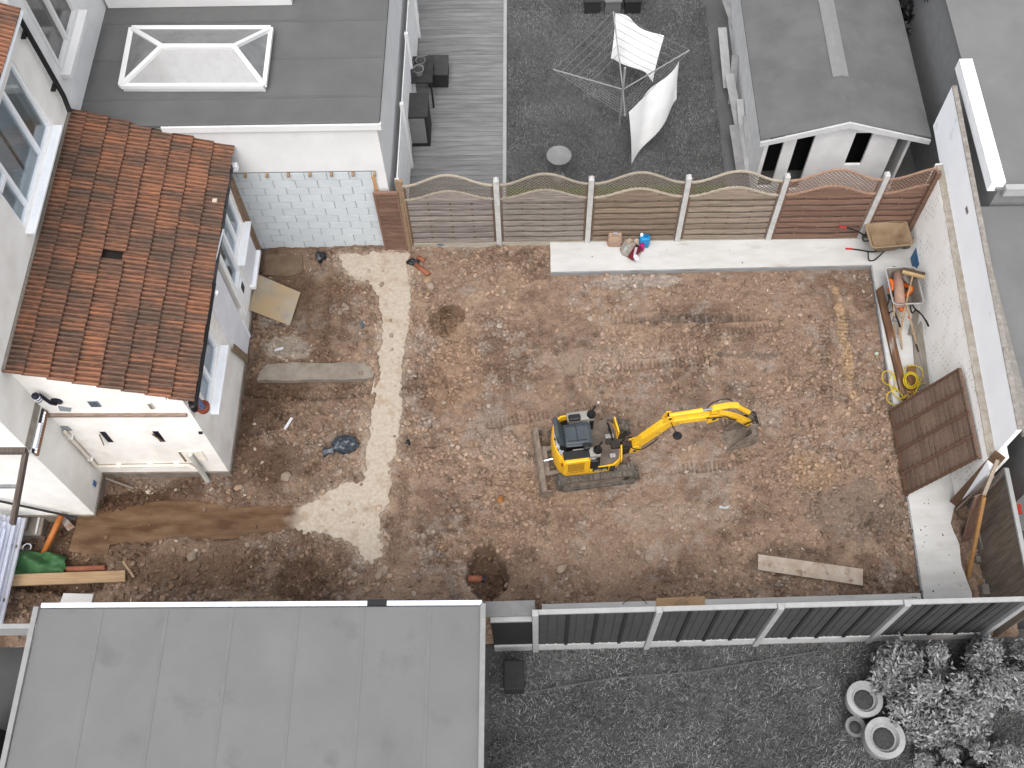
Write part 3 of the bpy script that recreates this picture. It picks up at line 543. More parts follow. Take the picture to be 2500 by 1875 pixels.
dr = MB(); ya, yb, za, zb = DR; dr.box((EX-.10,ya,za), (EX+.02,ya+.09,zb)).box((EX-.10,yb-.09,za), (EX+.02,yb,zb)).box((EX-.10,ya+.09,za), (EX+.02,yb-.09,1.16)).box((EX-.10,ya+.09,zb-.1), (EX+.02,yb-.09,zb))
door = dr.build('door', upvc, house, bevel=.006)
MB().box((EX-.06,ya+.07,1.13), (EX-.05,yb-.07,zb-.08)).build('pane', glass, door)
MB().box((EX+.02,11.63,.74), (EX+.035,11.84,1.02)).build('cat_flap', upvc, door, bevel=.005); MB().box((EX+.035,11.66,.77), (EX+.042,11.81,.99)).build('flap_pane', navy, door)
MB().box((EX-.12,SLOT[0]+.02,SLOT[2]+.02), (EX-.09,SLOT[1]-.02,SLOT[3]-.02)).build('dark_panel', navy, house)
panelw = mat('white_panel', V(222,224,230), V(212,214,221), scale=2, rough=.5)
MB().prism([(EX+.003,10.30,.92),(EX+.003,10.56,.04),(EX+.003,11.10,.02),(EX+.003,11.10,2.46),(EX+.003,10.30,2.72)], (.045,0,0)).build('wall_panel', panelw, house)
MB().box((EX+.003,12.14,.38), (EX+.05,12.98,1.22)).build('wall_panel', panelw, house)
MB().box((EX+.0,12.10,.24), (EX+.12,13.03,.34)).build('low_sill', upvc, house, bevel=.008); MB().box((EX+.0,11.08,.0), (EX+.06,11.14,.6)).build('door_trim', upvc, house)
brickstrip = mat('bare_brick', V(150,128,106), V(112,84,66), scale=16, bump=.8, bscale=40)
MB().prism([(EX+.002,13.04,.0),(EX+.002,13.33,.0),(EX+.002,13.33,3.0),(EX+.002,13.1,3.0),(EX+.002,13.02,1.4)], (.02,0,0)).build('bare_wall_patch', brickstrip, house)
MB().box((EX+.003,SY-.003,-.3), (EX+.03,NY,.02)).build('plinth', oldconc, house)
MB().box((HX+.01,SY-.03,-.35), (EX+.03,SY-.004,.09)).build('plinth', oldconc, house)
MB().box((HX+.003,7.215,-.35), (HX+.03,SY-.035,.06)).box((-12,7.212,-.35), (HX+.002,7.237,.04)).build('plinth', oldconc, house)
MB().prism([(EX+.05,10.2,1.0),(EX+.05,10.5,.0),(EX+.05,10.65,.02),(EX+.05,10.36,1.0)], (.02,0,0)).build('torn_lining', mat('cardboard', S(176,152,124), S(150,126,100)), house)
# south wall fittings
def onS(xz): return [(x, SY-.003, z) for x, z in xz]
lamp = MB().lathe((-7.93,SY-.02,3.08), [(.10,0),(.10,.02)], 16, 'y').tube([(-7.93,SY-.06,3.08),(-7.96,SY-.1,3.2),(-8.03,SY-.1,3.5)], .032, 8).build('wall_lamp', navy, house, smooth=True)
MB().lathe((-8.07,SY-.14,3.38), [(.055,0),(.06,.02),(.06,.17),(.03,.2)], 12).build('lamp_head', navy, lamp)
for zz in (3.42, 3.48): MB().lathe((-8.07,SY-.14,zz), [(.063,0),(.063,.022)], 12).build('lamp_band', upvc, lamp)
for nm, pts, m_ in [('air_vent',[(-7.42,2.88),(-7.25,2.88),(-7.25,3.07),(-7.42,3.07)],mat('vent_grey',V(120,130,140))),('air_vent',[(-6.45,2.78),(-6.38,2.78),(-6.38,2.98),(-6.45,2.98)],mat('vent_beige',V(190,184,172)))]:
    v_ = MB().prism(onS(pts), (0,-.02,0)).build(nm, m_, house)
    for k in range(4):
        z_ = pts[0][1]+.03+k*.045; MB().box((pts[0][0]+.01,SY-.032,z_), (pts[1][0]-.01,SY-.023,z_+.012)).build('louvre', black, v_)
for x_ in (-7.60,-6.66): 
    s_ = MB().prism(onS([(x_-.05,1.45),(x_+.05,1.45),(x_+.05,1.88),(x_-.05,1.88)]), (0,-.006,0)).build('wall_slot', navy, house)
    MB().beam((x_-.05,SY-.05,1.86), (x_-.10,SY-.08,1.5) if x_ < -7 else (x_+.02,SY-.02,1.5), .03, .02).build('slot_strip', mat('rag_wood',S(140,116,90)), s_)
MB().beam((HX+.0,SY-.028,2.595), (-5.9,SY-.028,2.555), .05, .07).build('wall_plate', mat('scar_brown', V(150,130,118), V(112,92,82), scale=14, stretch=(.4,3,3)), house)
beige = mat('beige_pipe', V(214,206,194), V(198,188,174), rough=.5)
wp = MB().tube([(-8.21,SY-.05,2.0),(-8.21,SY-.05,.52),(-8.17,SY-.05,.47),(-6.45,SY-.05,.5),(-6.35,SY-.08,.38)], .032, 10).build('waste_pipe', beige, house, smooth=True)
for c_ in [(-8.21,SY-.05,1.75),(-8.21,SY-.05,.8),(-7.8,SY-.05,.475),(-7.2,SY-.05,.485),(-6.7,SY-.05,.495)]: MB().box(tuple(Vector(c_)-Vector((.045,.03,.015))), tuple(Vector(c_)+Vector((.045,.05,.015)))).build('pipe_clip', upvc, wp)
MB().tube([(-6.3,SY-.05,.98),(-6.28,SY-.09,.35),(-6.24,SY-.14,-.2)], .05, 10).build('drain_pipe', mat('grey_pipe', V(178,178,174), V(160,158,152)), house, smooth=True)
MB().box((-6.5,SY-.02,.62), (-6.08,SY-.004,1.04)).build('repair_patch', mat('patch_cream', V(232,226,216), V(210,200,186)), house)
MB().box((-6.5,SY-.04,.62), (-6.47,SY-.02,1.04)).build('patch_lath', mat('lath', S(170,150,124)), house)
MB().prism(onS([(-8.27,1.92),(-8.1,1.95),(-8.12,2.12),(-8.25,2.14)]), (0,-.005,0)).build('cement_patch', mortar, house)
MB().prism(onS([(-8.02,2.72),(-7.85,2.68),(-7.78,2.82),(-7.98,2.9)]), (0,-.005,0)).build('cement_patch', mortar, house)
MB().prism(onS([(-5.9,1.8),(-5.84,1.8),(-5.84,1.86),(-5.9,1.86)]), (0,-.03,0)).build('wall_hook', black, house)
# roof scar and cut-back lean-to on the main wall
MB().box((HX+.002,7.245,2.93), (HX+.012,8.05,3.12)).build('cement_scar', mat('scar_grey', V(150,144,134), V(124,118,108), scale=9, bump=.5), house)
MB().box((HX+.002,7.245,2.80), (HX+.03,8.05,2.86)).build('wall_fillet', black, house)
for k in range(14): MB().tube([(HX+.03,7.28+k*.055,2.81),(HX+.06,7.28+k*.055,2.80)], .026, 8).build('corrugated_end', upvc, house)
MB().beam((HX+.03,7.25,2.73), (HX+.03,8.05,2.73), .05, .07).build('wall_plate', mat('oak_plate', V(150,112,86), V(118,84,62), scale=10, stretch=(3,.4,3)), house)
MB().tube([(HX+.05,7.3,2.9),(HX+.05,7.75,2.9)], .03, 8).build('cut_pipe', upvc, house)
frame = thing('lean_to_frame', 'weathered timber frame left from a removed lean-to at the house corner', 'frame', (-8.6,6.6,0))
fr_m = mat('aged_timber', S(128,116,108), S(92,80,72), scale=8, stretch=(3,.3,3))
MB().beam((-8.30,7.2,2.98), (-8.25,5.95,2.96), .07, .1).build('beam', fr_m, frame); MB().beam((-10.2,7.19,3.06), (-8.27,7.19,3.03), .09, .1).build('beam', fr_m, frame)
k_ = at(20,1187,2.95); MB().beam((-10,k_.y,2.94), (-8.31,k_.y,2.94), .05, .06).build('crossbar', mat('alu', S(190,190,192), S(150,150,152), metal=.4, rough=.4), frame)
poly_m = glassmat('polycarbonate', (.84,.87,.92,1), .8)
_N = poly_m.node_tree.nodes; _L = poly_m.node_tree.links; _df = _N.new('ShaderNodeBsdfTranslucent'); _df.inputs[0].default_value = V(240,243,250); _d2 = _N.new('ShaderNodeBsdfDiffuse'); _d2.inputs[0].default_value = V(232,234,244); _m0 = _N.new('ShaderNodeMixShader'); _L.new(_df.outputs[0], _m0.inputs[1]); _L.new(_d2.outputs[0], _m0.inputs[2]); _mx = _N.new('ShaderNodeMixShader'); _mx.inputs[0].default_value = .5; _src = _N['Material Output'].inputs[0].links[0].from_socket
_L.new(_src, _mx.inputs[1]); _L.new(_m0.outputs[0], _mx.inputs[2]); _L.new(_mx.outputs[0], _N['Material Output'].inputs[0])
for k in range(4):
    tilt = .5+.12*k; bx = -9.38-.1*k; b0, b1 = 5.0+.13*k, 7.05-.15*k
    o = MB().sheet(36, 1, lambda u, v: (bx-u*.85*math.cos(tilt)+.018*math.sin(u*62)*math.sin(tilt), b0+(b1-b0)*v, .35+.12*k+u*.85*math.sin(tilt)+.018*math.sin(u*62)*math.cos(tilt)), .004).build('roof_sheet', poly_m, smooth=True)
    tag(o, ['bottom clear corrugated plastic sheet of the stack beside the house', 'second clear corrugated plastic sheet from the bottom of the stack', 'third clear corrugated plastic sheet in the stack beside the house', 'top clear corrugated plastic sheet of the stack beside the house'][k], 'plastic sheet', 'clear roofing sheets stacked by the house')
rack = thing('timber_trestle', 'rough timber trestle under the clear plastic sheets', 'trestle', (-9.5,6.2,-.3))
for yy in (5.5, 6.5): MB().beam((-9.36,yy,.30), (-10.3,yy,.86), .06, .05).beam((-9.6,yy,-.4), (-9.6,yy,.42), .06, .06).beam((-10.2,yy,-.4), (-10.2,yy,.78), .06, .06).build('leg_frame', fr_m, rack)
# main roof eave at the top corner
er = MB().prism([(HX-3,7.0,8.3),(HX+.12,7.0,6.72),(HX+.12,7.0,6.62),(HX-3,7.0,8.2)], (0,6.2,0)).build('main_roof', roofdark, house)
for r_ in range(3):
    for k in range(14):
        piece('tile', tm, er, Vector((HX+.16-.38*(r_+1)*.89+.0, 10.6+k*tw, 6.74+.38*(r_+1)*.455-.03)), (0, .473-.1, 0))
MB().tube([(HX+.14,7.0,6.63),(HX+.14,13.25,6.63)], .05, 8).build('gutter', upvc, house, smooth=True)
dp = MB().tube([(HX+.09,13.22,6.6),(HX+.09,13.24,4.75),(HX+.13,13.1,4.5)], .045, 8).build('downpipe', black, house, smooth=True)
for zz in (6.2,5.0): MB().box((HX,13.1,zz), (HX+.08,13.28,zz+.03)).build('pipe_clip', black, dp)
# wall pot at the corner
pot = thing('wall_planter', 'terracotta half-round planter with blue plant hung on the house corner', 'planter', tuple(Vector((-5.62,8.22,2.4))))
MB().lathe((-5.66,8.22,2.38), [(.03,0),(.1,.06),(.13,.16),(.12,.18),(.1,.17)], 14).build('pot', mat('terracotta', S(176,92,62), S(150,76,52), scale=8), pot, smooth=True)
MB().tube(smoothpath([(-5.66,8.22,2.5),(-5.64,8.2,2.66),(-5.66,8.26,2.8)]), [.06,.07,.06,.05,.05,.04,.04,.04,.03,.03,.03,.02,.01][:13], 7).build('plant', mat('blue_grey', S(92,98,140), S(120,126,160), scale=20), pot)
# ================================================================ BOUNDARIES
def wood(nm, c1, c2, **k): return mat(nm, c1, c2, scale=7, stretch=(.35,5,5), rough=.9, rand=k.pop('rand', .14), bump=.3, bscale=30, contrast=(.3,.7), **k)
W_GREY = wood('slat_silver', V(144,136,130), V(100,92,86)); W_MIX = wood('slat_mixed', V(136,120,105), V(98,83,71)); W_TAN = wood('slat_tan', V(142,129,116), V(108,95,83)); W_DARK = wood('slat_brown', V(126,99,85), V(94,71,60))
RAIL = wood('rail_pale', V(158,148,134), V(130,120,106)); CPOST = mat('concrete_post', V(178,177,175), V(160,158,155), scale=8, bump=.2)
GB = mat('gravel_board', V(168,162,150), V(140,132,118), scale=7, stretch=(.4,4,4), bump=.3)
fence = thing('trellis_fence', 'wavy-topped trellis fence of horizontal slats between concrete posts', 'fence', (2.6,13.3,0))
FY = 13.31; posts = [-.68, 1.19, 3.09, 5.0, 6.93]
for i, x in enumerate(posts):
    zb = -.4; p_ = MB().box((x-.055,FY-.06,zb), (x+.055,FY+.05,2.2)).build('concrete_post', CPOST, fence, bevel=.008)
    MB().loft([[(x-.055,FY-.06,2.201),(x+.055,FY-.06,2.201),(x+.055,FY+.05,2.201),(x-.055,FY+.05,2.201)],[(x-.02,FY-.02,2.25),(x+.02,FY-.02,2.25),(x+.02,FY+.02,2.25),(x-.02,FY+.02,2.25)]]).build('post_cap', CPOST, p_)
spans = [(-2.52,-.75,W_GREY),(-.61,1.12,W_GREY),(1.26,3.02,W_MIX),(3.16,4.93,W_TAN),(5.07,6.86,W_DARK),(7.0,7.83,W_DARK)]
slat_cache = {}
def slat_mesh(L, wm, h=.095, t=.016):
    k = (round(L, 2), wm.name, h)
    if k not in slat_cache:
        mb = MB(); n = 6
        mb.loft([[(-L/2+L*i/n, -t/2+.006*math.sin(i*1.3), -h/2), (-L/2+L*i/n, t/2+.006*math.sin(i*1.3), -h/2), (-L/2+L*i/n, t/2+.006*math.sin(i*1.3), h/2), (-L/2+L*i/n, -t/2+.006*math.sin(i*1.3), h/2)] for i in range(n+1)])
        me = bpy.data.meshes.new('slat'); me.from_pydata(mb.v, [], mb.f); me.materials.append(wm); slat_cache[k] = me
    return slat_cache[k]
wave = lambda u: .5-.5*math.cos(2*math.pi*u)
for si, (a, b, wm) in enumerate(spans):
    L = b-a; full = 1.77; lo = lambda x: 1.63+.26*wave((x-a)/full); hi = lambda x: 2.06+.32*wave((x-a)/full)
    if si == 5: lo = lambda x: 1.63+.26*wave((x-a)/full*1.0); hi = lambda x: 2.06+.32*wave((x-a)/full)
    fr_ = MB().box((a,FY-.025,.16), (a+.035,FY+.02,hi(a)-.03)).box((b-.035,FY-.025,.16), (b,FY+.02,hi(b)-.03)).box((a+.035,FY-.025,.16), (b-.035,FY+.02,.195))
    for k in (1, 2, 3) if L > 1.2 else (1,): xm = a+L*k/(4 if L > 1.2 else 2); fr_.box((xm-.02,FY-.024,.195), (xm+.02,FY-.004,lo(xm)))
    pan = fr_.build('panel', wood('panel_frame', V(112,92,78), V(84,66,56)) if si < 4 else W_DARK, fence)
    z = .25; row = 0
    while z < 1.86:
        # a slat runs as far as the wavy rail allows
        xs = [a+.036+(L-.072)*q/60 for q in range(61)]; ok = [x for x in xs if lo(x) > z+.03]
        if len(ok) > 8:
            aa, bb = min(ok), max(ok); o = piece('slat', slat_mesh(round(bb-aa, 2), wm, .112 if z < 1.55 else .08), pan, ((aa+bb)/2, FY-.034+random.uniform(-.003,.003), z), (random.uniform(-.06,.06), random.uniform(-.004,.004), 0))
            if z+.095 < 1.64: piece('slat', slat_mesh(round(L-.075, 2), wm, .115), pan, ((a+b)/2, FY+.016, z+.083), (random.uniform(-.05,.05), 0, 0))
        z += .19 if z < 1.5 else .075; row += 1
    for fn, nm in ((lo, 'rail'), (hi, 'rail')):
        pts = [(a+.001+(L-.002)*q/24, FY-.03, fn(a+L*q/24)) for q in range(25)]
        MB().loft([[(x,y-.018,zz-.018),(x,y+.02,zz-.018),(x,y+.02,zz+.02),(x,y-.018,zz+.02)] for x, y, zz in pts]).build(nm, RAIL if si < 4 else wood('rail_brown', V(150,122,104), V(120,94,80)), pan)
    tr = MB()                                                              # crossing laths of the trellis, cut by the two rails
    for sgn in (1, -1):
        c0 = a-1.2
        while c0 < b+1.2:
            seg = [(c0+sgn*(t-1.55), t) for t in np.linspace(1.6, 2.42, 42)]; seg = [(x, zz) for x, zz in seg if a+.03 < x < b-.03 and lo(x)+.01 < zz < hi(x)-.005]
            if len(seg) > 2: 
                (xa, za), (xb, zb) = seg[0], seg[-1]; tr.beam((xa,FY-.03+.012*sgn,za), (xb,FY-.03+.012*sgn,zb), .007, .017, (0,1,0)) if False else tr.beam((xa,FY-.012-.009*sgn,za), (xb,FY-.012-.009*sgn,zb), .007, .014)
            c0 += .085
    tag(tr.build('trellis', wood('lath_grey', V(124,114,102), V(98,90,80)) if si < 4 else wood('rail_brown', V(150,122,104), V(120,94,80)), pan), kind='stuff')
MB().box((-2.5,FY-.035,-.25), (-.74,FY+.015,.155)).build('gravel_board', GB, fence); MB().box((-.62,FY-.035,-.25), (1.13,FY+.015,.155)).build('gravel_board', GB, fence)
for a, b, _ in spans[2:]: MB().box((a-.0,FY-.03,.0), (b,FY+.015,.155)).build('gravel_board', GB if b < 5 else W_MIX, fence)
tp = wood('post_timber', V(150,128,104), V(116,94,74)); 
MB().beam((-2.60,13.22,-.2), (-2.62,13.28,2.25), .07, .07).build('timber_post', tp, fence); MB().beam((-2.55,13.30,-.2), (-2.55,13.33,2.2), .05, .08).build('timber_post', tp, fence)
MB().beam((7.86,13.25,.1), (7.88,13.25,2.3), .08, .09).build('timber_post', W_DARK, fence)
tag(MB().sheet(6, 3, lambda u, v: (-2.0+.14*u, 13.262-.02*v+.008*math.sin(9*u), .08+.06*v+.02*math.sin(4*u))).build('blue_rag', mat('blue_scrap', S(40,140,220), S(30,110,190))), 'bright blue scrap stuck to the gravel board of the trellis fence', 'scrap')
# narrow brown panel beside the block wall
np_ = thing('narrow_fence_panel', 'narrow brown lap fence panel between the block wall and the trellis fence', 'fence panel', (-2.85,13.2,-.05))
MB().box((-3.12,13.18,-.05), (-3.08,13.24,1.92)).box((-2.66,13.18,-.05), (-2.63,13.24,1.92)).box((-3.12,13.175,1.921), (-2.63,13.25,1.965)).box((-3.08,13.2,-.05), (-2.66,13.23,0)).build('frame', W_DARK, np_)
sm_ = slat_mesh(.42, wood('lap_dark', V(108,84,70), V(80,61,51)), .13)
for k in range(14): piece('slat', sm_, np_, (-2.87,13.205,.07+k*.137), (-.22,0,0))
tag(MB().beam((-3.06,13.32,.4), (-3.07,13.34,2.32), .06, .05).build('timber_stake', mat('new_pine', V(196,152,104), V(170,124,80), scale=8, stretch=(4,4,.4))), 'orange pine stake standing between the block wall and the brown panel', 'stake')
# right-hand white wall, thick below and set back above
rw = thing('white_wall', 'tall white painted boundary wall with a weathered ledge and cracks', 'wall', (7.9,10.4,0))
def wcrack():
    M = mat('white_masonry', V(252,251,248), V(244,242,238), scale=1.6, bump=.35, bscale=40, c3=V(206,204,202), c3at=(.64,.82), c3scale=1.4, world=True)
    N = M.node_tree.nodes; L = M.node_tree.links; B = N['Principled BSDF']; src = B.inputs['Base Color'].links[0].from_socket
    ge = N.new('ShaderNodeNewGeometry'); mp = N.new('ShaderNodeMapping'); mp.inputs['Scale'].default_value = (1, 4.4, 12.5); L.new(ge.outputs['Position'], mp.inputs[0])
    br = N.new('ShaderNodeTexBrick'); br.inputs['Scale'].default_value = 1; br.inputs['Mortar Size'].default_value = .035; br.inputs['Mortar Smooth'].default_value = .2; br.inputs[1].default_value = br.inputs[2].default_value = (1,1,1,1); br.inputs[3].default_value = (0,0,0,1)
    rt = N.new('ShaderNodeVectorRotate'); rt.rotation_type = 'EULER_XYZ'; rt.inputs['Rotation'].default_value = (0, 0, 0)
    sx = N.new('ShaderNodeSeparateXYZ'); L.new(mp.outputs[0], sx.inputs[0]); cb = N.new('ShaderNodeCombineXYZ'); L.new(sx.outputs[1], cb.inputs[0]); L.new(sx.outputs[2], cb.inputs[1]); L.new(cb.outputs[0], br.inputs['Vector'])
    br.inputs['Brick Width'].default_value = 1; br.inputs['Row Height'].default_value = 1
    nz = N.new('ShaderNodeTexNoise'); nz.inputs['Scale'].default_value = 1.9; nz.inputs['Detail'].default_value = 5; L.new(ge.outputs['Position'], nz.inputs['Vector'])
    mr = N.new('ShaderNodeMapRange'); mr.inputs[1].default_value = .50; mr.inputs[2].default_value = .60; L.new(nz.outputs['Fac'], mr.inputs[0])
    iv_ = N.new('ShaderNodeMath'); iv_.operation = 'SUBTRACT'; iv_.inputs[0].default_value = 1; L.new(br.outputs['Color'], iv_.inputs[1])
    mu = N.new('ShaderNodeMath'); mu.operation = 'MULTIPLY'; L.new(iv_.outputs[0], mu.inputs[0]); L.new(mr.outputs[0], mu.inputs[1])
    m3 = N.new('ShaderNodeMath'); m3.operation = 'MULTIPLY'; m3.inputs[1].default_value = .75; L.new(mu.outputs[0], m3.inputs[0])
    x = N.new('ShaderNodeMix'); x.data_type = 'RGBA'; L.new(m3.outputs[0], x.inputs[0]); L.new(src, x.inputs[6]); x.inputs[7].default_value = V(120,118,118); L.new(x.outputs[2], B.inputs['Base Color'])
    return M
WM = wcrack(); wup = mat('white_upper', V(250,252,255), V(244,246,250), scale=1.2, bump=.2, bscale=30, c3=V(220,220,222), c3scale=2)
def wsec(y): t = (y-7.45)/(13.3-7.45); return 7.80+.13*t, 1.80+.32*t, 2.78+.34*t          # face x, ledge z, top z
rows = np.linspace(7.45, 13.6, 14)
MB().loft([[(wsec(y)[0],y,-.4),(wsec(y)[0]+.35,y,-.4),(wsec(y)[0]+.35,y,wsec(y)[1]),(wsec(y)[0]-.02+.02*random.random(),y,wsec(y)[1])] for y in rows]).build('lower_wall', WM, rw)
MB().sheet(60, 4, lambda u, v: (wsec(7.45+6.1*u)[0]-.012+.006*random.random()+.15*v, 7.45+6.1*u, wsec(7.45+6.1*u)[1]+.012+.02*v+.018*random.random()), .02).build('ledge', mat('ledge_dirt', S(206,198,186), S(178,166,150), scale=8, bump=.6, bscale=40), rw)
MB().loft([[(wsec(y)[0]+.12,y,wsec(y)[1]-.1),(wsec(y)[0]+.20,y,wsec(y)[1]-.1),(wsec(y)[0]+.20,y,wsec(y)[2]),(wsec(y)[0]+.12,y,wsec(y)[2])] for y in np.linspace(7.52, 14.6, 12)]).build('upper_wall', wup, rw)
MB().loft([[(wsec(y)[0]+.115,y,wsec(y)[2]+.002),(wsec(y)[0]+.21,y,wsec(y)[2]+.002),(wsec(y)[0]+.21,y,wsec(y)[2]+.025),(wsec(y)[0]+.118+.012*random.random(),y,wsec(y)[2]+.02)] for y in np.linspace(7.52, 14.6, 60)]).build('coping', mat('coping_mortar', S(186,180,172), S(150,142,134), scale=12, bump=.6), rw)
MB().box((7.80,7.25,-.3), (7.92,7.44,1.75)).build('end_pier', wup, rw)
tag(MB().box((7.90,12.35,.14), (7.918,12.75,.5)).build('blue_strip', mat('blue_paint', S(70,130,190), S(110,150,190), scale=9)), 'faded blue strip at the foot of the white wall behind the loaded barrow', 'strip')

# ================================================================ NEIGHBOUR NORTH: flat-roofed extension, garden, shed
nb = thing('neighbour_extension', 'white flat-roofed extension with roof lantern behind the block wall', 'building', (-5.5,14,0))
wht = mat('neighbour_white', V(206,206,206), V(198,198,198), scale=1.5, bump=.15)
bw = MB(); wall_grid(bw, 'y', 13.36, .12, -6.2, -2.98, -.3, 2.48); blk = bw.build('block_wall', mortar, nb)
bme = bpy.data.meshes.new('block'); b_ = MB().box((-.212,-.05,-.105), (.212,.045,.105)); bme.from_pydata(b_.v, [], b_.f); bme.materials.append(blockm)
for r_ in range(11):
    zc = .06+r_*.226; off = (.22 if r_ % 2 else 0)
    for k in range(8):
        xc = -5.95+k*.438+off; lo_, hi_ = xc-.212, xc+.212
        lo_, hi_ = max(lo_, -5.84), min(hi_, -3.0)
        if hi_-lo_ < .06: continue
        piece('block', bme, blk, ((lo_+hi_)/2, 13.395+random.uniform(-.003,.003), zc), (random.uniform(-.01,.01),0,0), ((hi_-lo_)/.424, 1, 1))
for k in range(7):
    x = -5.55+k*.42; MB().box((x-.025,13.26,2.40), (x+.025,13.36,2.46)).build('joist_end', mat('joist', V(150,128,104), V(120,100,80)), nb)
MB().box((-9,13.34,2.485), (-2.82,13.6,3.80)).box((-3.0,13.6,-.3), (-2.82,22,3.80)).box((-3.0,13.345,-.3), (-2.82,13.6,2.485)).build('wall', wht, nb)
fl = g(122,112,scale=1.2,bump=.15,bscale=20)
MB().box((-11,13.3,3.802), (-2.74,22,3.9)).build('roof', fl, nb, bevel=.02)
for k in range(5): MB().box((-10.8,13.9+k*.98,3.9), (-2.78,13.96+k*.98,3.906)).build('felt_seam', g(119,110,scale=2), nb)
MB().box((-8.24,16.30,3.91), (-4.62,19,5.2)).build('roof_upstand', wht, nb)
MB().box((-6.75,13.262,3.72), (-2.72,13.335,3.86)).build('fascia', wht, nb)
la = MB(); z0_ = 3.92; A, B_, C_, D_ = [tuple(at(x*1.1302, y*1.1302, 4.05)) for x, y in [(262,185),(570,185),(585,62),(285,62)]]; R0, R1 = tuple(at(350*1.1302,101*1.1302,4.55)), tuple(at(505*1.1302,101*1.1302,4.55))
lant = thing('roof_lantern', 'white framed glass roof lantern on the grey flat roof', 'roof lantern', (-6.4,15.2,3.9))
ring = [Vector(A), Vector(B_), Vector(C_), Vector(D_)]
MB().prism([v-Vector((0,0,.15)) for v in ring], (0,0,.148)).build('kerb', wht, lant)
fm = MB()
for a, b in zip(ring, ring[1:]+ring[:1]): fm.beam(a, b, .1, .08)
for a, b in ((ring[0],R0),(ring[3],R0),(ring[1],R1),(ring[2],R1),(Vector(R0),Vector(R1))): fm.beam(a, b, .09, .07)
fm.build('frame', wht, lant)
lg = mat('lantern_glass_lit', S(196,196,196), S(186,186,186), rough=.12, spec=.6); lg2 = mat('lantern_glass', S(150,150,150), S(120,120,120), rough=.1, spec=.6, scale=2)  # south pane gets a paler copy, its brighter light put into the colour
up_ = Vector((0,0,.01))
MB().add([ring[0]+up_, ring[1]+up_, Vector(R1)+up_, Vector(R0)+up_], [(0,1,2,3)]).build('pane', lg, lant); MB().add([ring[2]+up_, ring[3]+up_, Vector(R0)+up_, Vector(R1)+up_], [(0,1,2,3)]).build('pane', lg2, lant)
MB().add([ring[3]+up_, ring[0]+up_, Vector(R0)+up_], [(0,1,2)]).build('pane', lg2, lant); MB().add([ring[1]+up_, ring[2]+up_, Vector(R1)+up_], [(0,1,2)]).build('pane', lg2, lant)
nh = thing('neighbour_house', 'grey-white upper storey of the neighbouring house beyond the downpipe', 'house', (-8.6,15.5,3.9))
nw = MB(); NWN = (13.72,15.2,4.85,6.5); wall_grid(nw, 'x', HX-.02, .3, 13.33, 24, 3.5, 9.5, [NWN]); nw.build('wall', mat('neighbour_render', V(214,214,214), V(204,204,204), scale=2), nh)
wn = MB().box((HX-.1,13.72,4.85), (HX+.0,15.2,4.93)).box((HX-.1,13.72,6.42), (HX+.0,15.2,6.5)).box((HX-.1,13.72,4.93), (HX+.0,13.8,6.42)).box((HX-.1,15.12,4.93), (HX+.0,15.2,6.42)).box((HX-.1,14.4,4.93), (HX+.0,14.48,6.42)).build('window', wht, nh)
MB().box((HX-.08,13.75,4.88), (HX-.07,15.17,6.47)).build('pane', mat('dark_pane', S(120,120,120), S(100,100,100), rough=.1, spec=.6), wn); MB().box((HX-.1,13.66,4.74), (HX+.16,15.26,4.83)).build('sill', wht, wn)
# deck, lawn
dk = tag(MB().box((-2.8,13.4,-.3), (-.6,24,-.07)).build('decking', g(80,70)), 'grey timber decking in the neighbouring garden', 'decking', kind='structure')
pm = bpy.data.meshes.new('plank'); b_ = MB().box((-1.1,-.066,-.012), (1.1,.066,.012)); pm.from_pydata(b_.v, [], b_.f); pm.materials.append(mat('deck_plank', S(160,160,160), S(132,132,132), scale=3, stretch=(.5,5,5), rand=.10))
for k in range(62): piece('plank', pm, dk, (-1.7, 13.5+k*.14, -.055), (0,0,random.uniform(-.002,.002)), (1,1,1))
def lawn(name, xs, ys, st_, z, label, cols, amp=.02, seed=1, green=None):
    gx_ = np.arange(xs[0], xs[1]+st_, st_); gy_ = np.arange(ys[0], ys[1]+st_, st_); U, V = np.meshgrid(gx_, gy_)
    h = z + amp*fbm(U, V, .25, seed) + amp*.8*fbm(U, V, .07, seed+3, 2); t = sm(.35, .65, vnoise(U, V, .7, seed+5)*.6+vnoise(U, V, .15, seed+6)*.4)
    C = lerp(np.zeros(U.shape+(3,))+np.array(cols[0][:3]), cols[1], t); C *= (1+.5*fbm(U, V, .06, seed+7, 2))[..., None]
    if green is not None: C = lerp(C, green, sm(15.0, 14.8, V+.12*fbm(U, V, .4, seed+8)))
    return tag(grid_mesh(name, U, V, h, C, tintmat(name+'_m', .95, .4, 30, (.85,1.15), 18)), label, 'lawn', kind='structure')
lawn('neighbour_lawn', (-.56,4.4), (13.4,22.5), .05, -.06, 'dark mown lawn of the garden beyond the trellis fence', (S(104,104,104), S(92,92,92)), seed=91, green=S(92,112,52))
